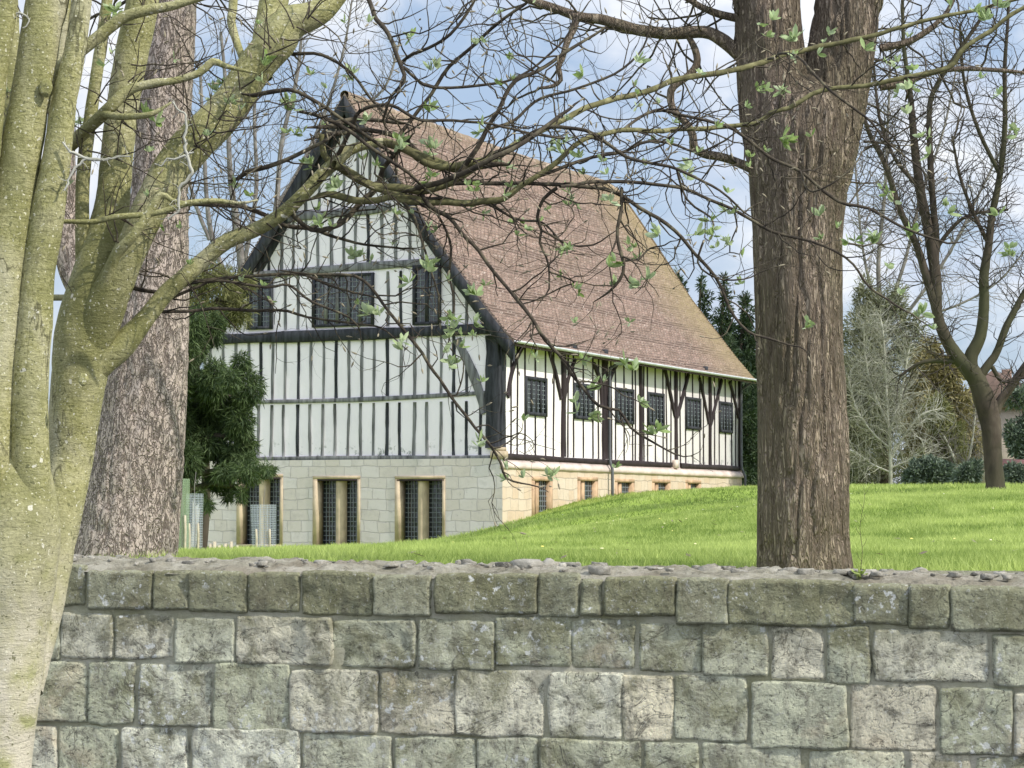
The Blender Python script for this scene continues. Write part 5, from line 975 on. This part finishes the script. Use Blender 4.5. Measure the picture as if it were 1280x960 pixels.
bare_tree('bare_tree', 'dark bare tree with mossy forked limbs standing alone on the lawn at far right', (1243, 607), 62, [
    [(1244, 620, 15), (1244, 606, 12.5), (1241, 570, 11.5), (1239, 535, 12.5), (1233, 508, 14), (1223, 480, 12), (1212, 462, 11), (1200, 450, 9), (1186, 430, 8), (1175, 405, 7), (1169, 380, 6.5), (1158, 345, 5.5), (1145, 305, 4.5), (1125, 262, 4), (1106, 205, 3.4), (1086, 165, 2.8), (1070, 110, 2)],
    [(1172, 390, 6), (1170, 350, 7), (1166, 320, 7), (1160, 285, 6.5), (1150, 235, 6), (1143, 180, 5), (1138, 120, 3.6), (1130, 60, 2.6), (1128, 0, 2)],
    [(1168, 340, 5), (1170, 300, 4.6), (1166, 250, 4.2), (1163, 200, 4), (1162, 134, 3.4), (1172, 105, 3.2), (1185, 84, 3), (1208, 50, 2.6), (1235, 10, 2)],
    [(1214, 462, 9), (1214, 445, 8.5), (1226, 418, 7.5), (1230, 380, 6.5), (1230, 344, 6), (1236, 305, 5), (1240, 270, 4.6), (1250, 218, 4), (1256, 161, 3.4), (1256, 84, 2.6), (1260, 20, 2), (1262, -60, 1.6)],
    [(1222, 474, 6), (1236, 455, 5.5), (1246, 440, 5), (1258, 408, 4.5), (1270, 385, 4), (1285, 358, 3.6), (1310, 320, 3), (1330, 250, 2.4)],
    [(1243, 520, 6), (1250, 502, 6), (1262, 486, 5.5), (1280, 460, 5), (1310, 425, 4), (1330, 380, 3)],
    [(1206, 452, 4), (1190, 452, 3.6), (1168, 451, 3), (1148, 455, 2.4), (1125, 470, 1.6)],
    [(1240, 458, 3), (1252, 476, 2.6), (1268, 474, 2.4), (1290, 468, 2)],
    [(1150, 235, 3), (1120, 200, 2.4), (1100, 150, 2), (1092, 80, 1.6)], [(1250, 218, 3), (1222, 160, 2.4), (1205, 100, 2), (1200, 30, 1.6)], [(1236, 305, 3), (1215, 262, 2.4), (1200, 220, 2), (1190, 170, 1.4)],
    [(1164, 320, 3), (1190, 285, 2.4), (1215, 268, 2), (1260, 262, 1.6)]], 41, 1.6, 640, .019, M['bark_dark'], M['twig_dark'], .16, lvl=2)
bare_tree('bare_tree', 'fine twigged bare tree rising behind the left end of the hall roof', (318, 640), 106, [
    [(318, 690, 9), (316, 560, 8), (312, 440, 7), (303, 340, 5.5), (296, 280, 4.5), (288, 220, 3.5), (284, 130, 2.6), (276, 40, 1.8)],
    [(312, 420, 5), (332, 340, 4), (345, 260, 3.4), (352, 180, 2.8), (372, 90, 2.2), (380, 0, 1.5)], [(310, 400, 4), (280, 340, 3.4), (262, 280, 3), (255, 190, 2.4), (250, 80, 1.8)],
    [(345, 260, 3), (380, 200, 2.4), (410, 130, 2), (430, 60, 1.5), (440, 0, 1.2)], [(303, 340, 3), (320, 240, 2.6), (318, 140, 2), (325, 40, 1.5)], [(262, 300, 2.6), (240, 240, 2.2), (228, 160, 1.6)],
    [(380, 190, 2), (430, 150, 1.8), (480, 110, 1.5), (500, 50, 1.2)]], 43, 2.4, 430, .022, M['twig_grey'], M['twig_grey'], .26, lvl=2)
bare_tree('bare_tree', 'fine grey bare tree rising above the bushy tree right of the ridged trunk', (1100, 600), 112, [
    [(1100, 640, 4.95), (1100, 520, 4.40), (1102, 420, 3.58), (1098, 330, 2.75), (1106, 240, 2.20), (1110, 150, 1.65), (1114, 60, 1.10)],
    [(1102, 410, 2.75), (1130, 330, 2.20), (1150, 250, 1.87), (1180, 160, 1.43), (1200, 60, 0.99)], [(1104, 430, 2.75), (1150, 370, 2.20), (1190, 310, 1.87), (1230, 230, 1.43), (1270, 150, 1.10)], [(1100, 400, 2.20), (1080, 320, 1.65), (1070, 220, 1.32), (1066, 120, 0.99)],
    [(1140, 400, 1.65), (1200, 380, 1.43), (1250, 350, 1.10), (1290, 300, 0.88)]], 47, 2.6, 520, .026, M['twig_grey'], M['twig_grey'], .27, lvl=2)
# ---- foliage masses
def foliage(rg, blobs, n, size, asp=.35, hang=0.0, shade_seed=3, flat=1.0, gap=.0, rag=.34):
    """many small leaf sprays spread through the volume of ellipsoid clumps; blobs rows: cx, cy, cz, rx, ry, rz"""
    B = np.array(blobs, float); vol = (B[:, 3] * B[:, 5]) ** 1.0; pick = rg.choice(len(B), n, p=vol / vol.sum()); d = rg.normal(0, 1, (n, 3)); d /= np.linalg.norm(d, axis=1, keepdims=True)
    rr = rg.random(n) ** .33; lump = 1 + rag * fbm(d * 2.3 + pick[:, None] * 5.1, 3, shade_seed)
    P_ = B[pick, :3] + d * B[pick, 3:6] * (rr * lump)[:, None]
    keep = fbm(P_ * (1.1 / np.mean(B[:, 3]) * 2.2), 3, shade_seed + 4) > (-.55 + gap); P_ = P_[keep]; d = d[keep]; n = len(P_)
    ax = d * .7 + rg.normal(0, .6, (n, 3)); ax[:, 2] = ax[:, 2] * flat - hang; ax /= np.linalg.norm(ax, axis=1, keepdims=True)
    s = rg.normal(0, 1, (n, 3)); s -= ax * (s * ax).sum(1, keepdims=True); s /= np.linalg.norm(s, axis=1, keepdims=True)
    Ls = size * rg.uniform(.6, 1.4, n)[:, None]; w = Ls * asp * .5
    V = np.stack([P_, P_ + ax * Ls * .5 + s * w, P_ + ax * Ls, P_ + ax * Ls * .5 - s * w], 1).reshape(-1, 3)
    c = np.clip(.45 + .55 * fbm(P_ / np.mean(B[:, 3]) * 1.8, 3, shade_seed + 8) + rg.normal(0, .2, n), 0, 1)
    return V, np.arange(len(V)).reshape(-1, 4), np.repeat(c, 4)
def px_blob(x, y, D, rx, ry, rd=None):
    c = W(x, y, D); return [*c, rx * D / F, (rd if rd is not None else rx * D / F), ry * D / F]
def leafy(name, label, cat, blobs, n, size, mat, stem, seed, trunk_mat='bark_dark', asp=.35, hang=0., gap=0., group=None, rag=.34):
    rg = np.random.default_rng(seed); b = np.array(blobs); c = b[:, :3].mean(0); x, y = stem[0] if stem else (c[0], c[1])
    e = empty(name, (x, y, tz1(x, y))); tag(e, label, cat, group); bpy.context.view_layer.update()
    V, Q, a = foliage(rg, blobs, n, size, asp, hang, seed, gap=gap, rag=rag); g = MB(); g.add(V, Q, a=a); put(g.build('crown', M[mat]), e)
    if stem:
        g = MB(); z0 = tz1(x, y); top = stem[1]; H_ = top - z0; pts = np.array([[x, y, z0 - .1], [x + .02 * H_, y, z0 + H_ * .3], [x - .015 * H_, y, z0 + H_ * .65], [x, y, top]]); s = spline(pts, H_ / 14); g.tube(s, np.linspace(stem[2], stem[2] * .25, len(s)), 10)
        for q in blobs[::max(1, len(blobs) // 14)]:
            a0 = s[int(np.argmin(np.abs(s[:, 2] - (q[2] - q[5] * .5))))]; g.tube(spline(np.array([a0, (a0 + np.array(q[:3])) / 2 + [0, 0, .1 * H_ * .3], q[:3]]), H_ / 12), .3 * stem[2], 6)
        put(g.build('trunk', M[trunk_mat], smooth=True), e)
    return e
# yew in front of the hall's left corner
DY = 60; bl = []
r2 = np.random.default_rng(3)
for (x, y, rx, ry) in ((250, 440, 24, 40), (270, 480, 34, 44), (283, 520, 30, 40), (255, 520, 36, 50), (262, 565, 42, 34), (290, 560, 26, 30), (236, 590, 26, 26), (300, 585, 26, 16), (322, 592, 17, 10), (336, 584, 10, 7), (275, 598, 22, 18), (245, 400, 20, 30), (292, 470, 18, 26), (300, 612, 8, 12), (228, 560, 30, 46), (215, 480, 36, 70), (200, 550, 40, 60), (252, 618, 6, 14), (285, 618, 7, 12), (300, 560, 18, 22), (310, 540, 8, 14), (306, 500, 10, 16), (262, 628, 5, 12), (238, 612, 8, 14), (180, 500, 40, 80), (200, 400, 40, 60)):
    for k in range(3): bl.append(px_blob(x + r2.normal(0, rx * .35), y + r2.normal(0, ry * .3), DY + r2.normal(0, .8), rx * .55, ry * .55))
c = W(225, 690, DY)
leafy('yew_tree', 'dark green yew with drooping sprays in front of the left corner of the hall', 'tree', bl, 120000, .19, 'yew', ((c[0], c[1]), W(235, 420, DY)[2], .25), 51, asp=.11, hang=.75, gap=.14, rag=.62)
bl = [px_blob(x + r2.normal(0, 6), y + r2.normal(0, 6), 63 + r2.normal(0, .6), rx, ry) for (x, y, rx, ry) in ((255, 350, 18, 16), (278, 358, 22, 18), (294, 376, 12, 18), (250, 385, 20, 16), (285, 395, 20, 16), (300, 350, 12, 10), (235, 365, 20, 20)) for _ in range(2)]
c = W(250, 690, 63)
leafy('evergreen_tree', 'paler olive green evergreen showing above the dark yew beside the gable window', 'tree', bl, 11000, .20, 'olive', ((c[0], c[1]), W(262, 350, 63)[2], .16), 52, asp=.1, hang=.3, gap=.3, rag=.7)
# dark conifers behind the right end of the hall
k = 0
for (x, top, D, wd, lab) in ((850, 352, 118, 26, 'dark conifer just showing over the far slope of the hall roof'), (877, 360, 120, 24, 'dark conifer with a narrow tip nearest the roof verge'), (906, 358, 124, 24, 'dark spire of the middle conifer between the roof and the ridged trunk'), (931, 372, 119, 24, 'dark conifer touching the left edge of the ridged trunk'), (965, 380, 126, 26, 'dark conifer mostly hidden behind the ridged trunk'), (915, 430, 112, 30, 'lower broad dark evergreen in front of the conifer spires, beside the gutter end'), (1040, 380, 122, 28, 'dark conifer peeping out on the right side of the ridged trunk')):
    bl = []; r2 = np.random.default_rng(60 + k); bot = 606
    nlay = 16
    for q in range(nlay):
        f = q / (nlay - 1); y = top + (bot - top) * f; rw = 2.5 + wd * min(1, f * 1.9 + .08)
        for _ in range(3 + int(5 * f)): bl.append(px_blob(x + r2.normal(0, rw * .45), y + r2.normal(0, 4), D + r2.normal(0, rw * D / F * .4), rw * .45, 9 + 5 * f))
    c = W(x, 612, D)
    leafy('conifer_tree', lab, 'conifer', bl, 26000, .30, 'conifer', ((c[0], c[1]), W(x, top - 2, D)[2], .22), 61 + k, asp=.22, hang=-.1, gap=.06, group='dark conifers behind the hall'); k += 1
# right hand shrubs
def clumps(pts, D, seed, rep=3, sc=.6):
    r2 = np.random.default_rng(seed); return [px_blob(x + r2.normal(0, rx * .3), y + r2.normal(0, ry * .3), D + r2.normal(0, rx * D / F * .4), rx * sc, ry * sc) for (x, y, rx, ry) in pts for _ in range(rep)]
c = W(1105, 610, 96)
leafy('olive_tree', 'tall grey green bushy tree with airy outline right of the ridged trunk', 'tree', clumps(((1080, 370, 18, 26), (1085, 400, 30, 40), (1110, 400, 24, 36), (1075, 450, 34, 50), (1110, 460, 34, 50), (1135, 440, 20, 36), (1090, 520, 40, 50), (1130, 510, 26, 46), (1060, 540, 30, 60), (1150, 480, 14, 26), (1100, 580, 50, 30), (1145, 420, 16, 30), (1120, 380, 16, 26), (1070, 500, 30, 60), (1155, 530, 20, 40)), 96, 71, 4), 42000, .22, 'drygreen', ((c[0], c[1]), W(1100, 390, 96)[2], .2), 71, asp=.18, hang=-.2, gap=.2)
c = W(1180, 610, 92)
leafy('cypress_tree', 'bronze and olive feathery evergreen between the pale bare shrub and the mossy bare tree', 'tree', clumps(((1150, 470, 18, 30), (1145, 510, 20, 34), (1160, 440, 16, 18), (1165, 460, 18, 26), (1185, 450, 22, 22), (1180, 490, 30, 30), (1195, 520, 26, 36), (1175, 545, 28, 36), (1190, 580, 26, 30), (1210, 560, 14, 30), (1150, 560, 20, 40)), 92, 73), 22000, .26, 'bronze', ((c[0], c[1]), W(1182, 440, 92)[2], .2), 73, asp=.2, hang=.3, gap=.16)
leafy('cypress_tree', 'dark olive evergreen mass low behind the bronze feathery one', 'tree', clumps(((1172, 520, 24, 30), (1190, 550, 22, 26), (1160, 570, 24, 26), (1195, 590, 20, 18)), 90.5, 74), 8000, .26, 'olive', ((W(1176, 610, 90.5)[0], 90.5), W(1180, 500, 90.5)[2], .15), 74, asp=.2, hang=.3, gap=.2)
bare_tree('bare_shrub', 'pale grey bare shrub with white branching stems right of the ridged trunk', (1113, 612), 82, [
    [(1113, 616, 2.8), (1113, 570, 2.2), (1110, 520, 1.8), (1107, 470, 1.4), (1104, 420, 1.4), (1100, 395, 1)], [(1113, 575, 1.6), (1130, 545, 1.3), (1150, 520, 1.6), (1170, 512, 1)], [(1112, 560, 1.5), (1090, 540, 1.2), (1070, 510, 1.5), (1060, 470, 1)], [(1111, 540, 2), (1125, 500, 1.7), (1132, 460, 1.2), (1138, 430, .8)],
    [(1110, 530, 2), (1092, 490, 1.6), (1082, 450, 1.2), (1080, 410, .8)], [(1112, 590, 1.4), (1090, 580, 1.1), (1068, 565, 1.3), (1050, 560, .8)], [(1113, 585, 1.4), (1135, 575, 1.1), (1158, 560, 1)]], 81, 1.5, 700, .014, M['twig_pale'], M['twig_pale'], .15, lvl=2)['category'] = 'shrub'
# the clipped round hedge bush
c = W(1163, 598, 78)
leafy('hedge_bush', 'rounded clipped grey green bush at the foot of the pale bare shrub', 'bush', [px_blob(1150, 592, 78, 15, 17), px_blob(1164, 590, 78, 18, 19), px_blob(1178, 593, 78, 14, 17), px_blob(1140, 598, 78, 10, 11), px_blob(1165, 598, 78.3, 24, 13)], 14000, .13, 'holly', None, 82, asp=.5)
leafy('evergreen_bush', 'dark green bush at the right edge behind the mossy bare tree', 'bush', clumps(((1275, 500, 20, 18), (1290, 530, 26, 30), (1268, 545, 12, 26), (1285, 580, 24, 26)), 84, 83), 9000, .2, 'holly', ((W(1290, 610, 84)[0], 84), W(1290, 490, 84)[2], .12), 83, asp=.3, gap=.1)
leafy('low_shrub', 'low dry shrub at the foot of the shed behind the mossy bare tree', 'bush', clumps(((1215, 592, 12, 16), (1255, 600, 14, 10), (1275, 603, 14, 9), (1200, 600, 14, 10), (1262, 588, 10, 10), (1272, 594, 12, 12)), 70, 84), 8000, .16, 'holly', None, 84, asp=.25, gap=.1)
bare_tree('bare_shrub', 'low grey twiggy thicket between the round bush and the mossy bare tree', (1200, 610), 86, [[(1200, 616, 2.4), (1195, 580, 1.8), (1180, 545, 1)], [(1202, 610, 2), (1212, 570, 1.6), (1218, 530, 1), (1220, 500, .7)], [(1198, 600, 2), (1180, 590, 1.4), (1160, 575, .8)], [(1204, 600, 1.8), (1225, 585, 1.2), (1240, 560, .8)]], 85, 1.3, 200, .014, M['twig_pale'], M['twig_grey'], .15, lvl=2)['category'] = 'shrub'
# far trees closing the view (brownish wood far off)
def far_wood(x0, x1, top, D, seed, mat, n, amp=14):
    r2 = np.random.default_rng(seed); bl = []
    for x in np.arange(x0, x1, 16):
        t = top + amp * math.sin(x * .037 + seed) + r2.normal(0, amp * .4)
        for y in np.arange(t + 12, 640, 26): bl.append(px_blob(x + r2.normal(0, 6), y, D + r2.normal(0, 2), 15, 18))
    V, Q, a = foliage(r2, bl, n, .5, .4, 0, seed); g = MB(); g.add(V, Q, a=a); return g.build('distant_wood', M[mat])
M['wood'] = m_leaf('leaf_far_brown', (0.14, 0.11, 0.075), (0.30, 0.24, 0.18), .1)
tag(far_wood(1150, 1330, 520, 150, 91, 'wood', 16000), 'far off brownish wood behind the shrubs', 'wood', kind='stuff')
tag(far_wood(940, 1100, 470, 145, 92, 'drygreen', 16000), 'far off dull green wood behind the ridged trunk', 'wood', kind='stuff')
# far house with steep brown roof glimpsed behind the bare tree
hp = W(1236, 600, 135); hz = tz1(hp[0], hp[1]); e = empty('brick_house', (hp[0], hp[1], hz - .5), -.35); tag(e, 'far brick house with a steep reddish brown roof glimpsed through the mossy bare tree', 'house')
zt_ = W(1236, 452, 135)[2] - hz; ze = W(1236, 500, 135)[2] - hz
g = MB(); g.box(-2.2, 3.2, 0, 7, 0, ze); g.build('wall', M['render'], e)
g = MB(); g.add([(-2.5, -.3, ze), (3.5, -.3, ze), (.3, -.3, zt_), (-2.5, 7.3, ze), (3.5, 7.3, ze), (.3, 7.3, zt_)], [(0, 3, 5, 2), (1, 2, 5, 4), (0, 1, 4, 3)], [(0, 2, 1), (3, 4, 5)]); rf = g.build('roof', M['slate'], e)
g = MB(); g.box(0, .5, 5.2, 5.8, zt_ - .8, zt_ + .35); g.build('chimney', M['brick'], rf)
g = MB()
for (a, b, c, d) in ((-1.4, -.6, ze - 2.4, ze - 1.2), (1.4, 2.2, ze - 2.4, ze - 1.2)): g.box(a, b, -.04, .02, c, d)
g.build('window', M['glass'], e)
# low shed with a red roof
s = W(1264, 606, 72); sz = tz1(s[0], s[1]); e = empty('garden_shed', (s[0], s[1], sz), -.3); tag(e, 'small dark shed with a low red brown roof at the right edge', 'shed')
g = MB(); g.box(-.25, 1.0, 0, 1.2, 0, .62); g.build('wall', M['timber_black'], e)
g = MB(); g.add([(-.35, -.25, .58), (1.15, -.25, .54), (1.15, .6, .78), (-.35, .6, .84), (-.35, 1.4, .56), (1.15, 1.4, .56), (-.35, -.25, .50), (1.15, -.25, .48), (1.15, 1.4, .50), (-.35, 1.4, .50)], [(0, 1, 2, 3), (3, 2, 5, 4), (6, 7, 1, 0), (6, 9, 8, 7), (4, 5, 8, 9)], [(0, 3, 4), (1, 5, 2)]); g.build('roof', M['redroof'], e)
# ---- tree guards with stakes by the yew, short pegs, and things on the wall top
def guard(px, D, w, y0, y1, mat, label, sx):
    p = W(px, y1, D); z0 = tz1(p[0], p[1]); e = empty('tree_guard', (p[0], p[1], z0)); tag(e, label, 'tree guard', 'tree guards round the young trees'); H_ = (y1 - y0) * D / F; r = w * D / F / 2
    n = 24; th = np.arange(n + 1) * math.tau / n; V = []; uv = []
    for z, k in ((0, 1.0), (H_ * .5, 1.02), (H_, 1.08)):
        for t in th: V.append((r * k * math.cos(t) + z * sx, r * k * math.sin(t), z)); uv.append((t * r, z))
    Q = [(a * (n + 1) + b, a * (n + 1) + b + 1, (a + 1) * (n + 1) + b + 1, (a + 1) * (n + 1) + b) for a in range(2) for b in range(n)]
    g = MB(); g.add(V, Q); me = g.mesh('mesh_tube'); uv = np.array(uv); vi = np.zeros(len(me.loops), np.int32); me.loops.foreach_get('vertex_index', vi); l_ = me.uv_layers.new(name='UVMap'); l_.data.foreach_set('uv', uv[vi].astype(np.float32).ravel()); link('mesh_tube', me, mat, e)
    for s_ in (-1, 1):
        g = MB(); g.tube([(s_ * r * .55, -r * 1.05, -.1), (s_ * r * .55 + .01, -r * 1.05, H_ * .33), (s_ * r * .56, -r * 1.05, H_ * .52)], .026, 6); g.build('stake', M['stake'], e)
    g = MB(); g.tube([(0, 0, 0), (.01, 0, H_ * .5), (-.01, 0, H_ * 1.1), (.02, 0, H_ * 1.35)], [.014, .012, .009, .004], 6); g.build('sapling', M['twig_grey'], e)
guard(330, 52, 30, 632, 696, M['guard'], 'clear mesh tree guard in front of the leftmost stone mullioned window', -.02)
guard(243, 48, 20, 622, 700, M['guard'], 'clear mesh tree guard beside the grey trunk, left of the window one', .0)
guard(227, 46, 18, 610, 706, M['guard_green'], 'green mesh tree guard touching the grey plated trunk', .0)
for k, x in enumerate((256, 262, 268, 275, 281, 289, 297)):
    p = W(x, 688, 74); z0 = tz1(p[0], p[1]); g = MB(); g.box(-.05, .05, -.025, .025, -.1, .50 + .12 * ((k * 7) % 3) / 2); o = g.build('wooden_peg', M['stake']); o.location = (p[0], p[1], z0); o.rotation_euler = (0, .06 * ((k * 5) % 3 - 1), .2 * k); tag(o, 'short pale wooden peg by the hall wall, ' + ('first', 'second', 'third', 'fourth', 'fifth', 'sixth', 'seventh')[k] + ' from the left in its row', 'peg', 'pegs in a row by the hall wall')
rg = np.random.default_rng(77)
a, z = wall_uv(1071, 718); p = wallP(a, .10, 0); p[2] = wtop(a) + .03; e = empty('wall_weed', tuple(p)); tag(e, 'small green weed with a tall dry stalk growing from the wall top', 'weed')
g = MB(); 
for k in range(26): d = nrm(np.array([rg.normal(0, 1), rg.normal(0, .6), abs(rg.normal(.5, .4))])); leaf(g, np.zeros(3) + rg.normal(0, .006, 3), d, rg.uniform(.02, .045), .006, rg.random())
g.build('leaves', M['grass'], e)
g = MB(); P_ = spline(np.array([[0, 0, -.01], [.012, 0, .10], [.005, .01, .20], [.022, 0, .31], [.018, 0, .37]]), .02); g.tube(P_, np.linspace(.0014, .0007, len(P_)), 5)
for k in range(4, len(P_), 3): g.tube([P_[k], P_[k] + [.012 * (1 if k % 2 else -1), 0, .016], P_[k] + [.02 * (1 if k % 2 else -1), 0, .036]], .0007, 4)
g.build('stalk', M['bark_twig'], e)
bpy.context.view_layer.update()

rg = np.random.default_rng(99); g = MB()
for k in range(260):
    D_ = rg.uniform(13, 75); x = rg.uniform(-.2, .215) * D_; z = tz1(x, D_) + .05; L_ = rg.uniform(.03, .06); a = rg.random() * math.tau; d = np.array([math.cos(a), math.sin(a), rg.normal(0, .25)]) * L_; q = np.array([-math.sin(a), math.cos(a), rg.normal(0, .3)]) * L_ * .35; c = np.array([x, D_, z])
    g.add([c - d, c - q, c + d, c + q], [(0, 1, 2, 3)], a=rg.random())
tag(g.build('leaf_litter', M['wood']), 'scattered dry brown leaves lying in the lawn', 'leaf litter', kind='stuff')
g = MB()
for k in range(90):
    cx_, cy_ = (rg.uniform(-9, 12), rg.uniform(16, 70)); z = tz1(cx_, cy_) + rg.uniform(.06, .1); r_ = .012 + .010 * rg.random(); th = np.arange(6) * math.tau / 6
    g.add([(cx_ + r_ * math.cos(t), cy_ + r_ * math.sin(t), z + .004 * math.cos(t * 2)) for t in th] + [(cx_, cy_, z + .008)], T=[(i, (i + 1) % 6, 6) for i in range(6)], a=rg.random())
M['daisy'] = m_leaf('daisy_heads', (0.75, 0.74, 0.62), (0.80, 0.70, 0.15), .2)
tag(g.build('daisies', M['daisy']), 'tiny daisies and celandines scattered through the lawn', 'daisies', kind='stuff')
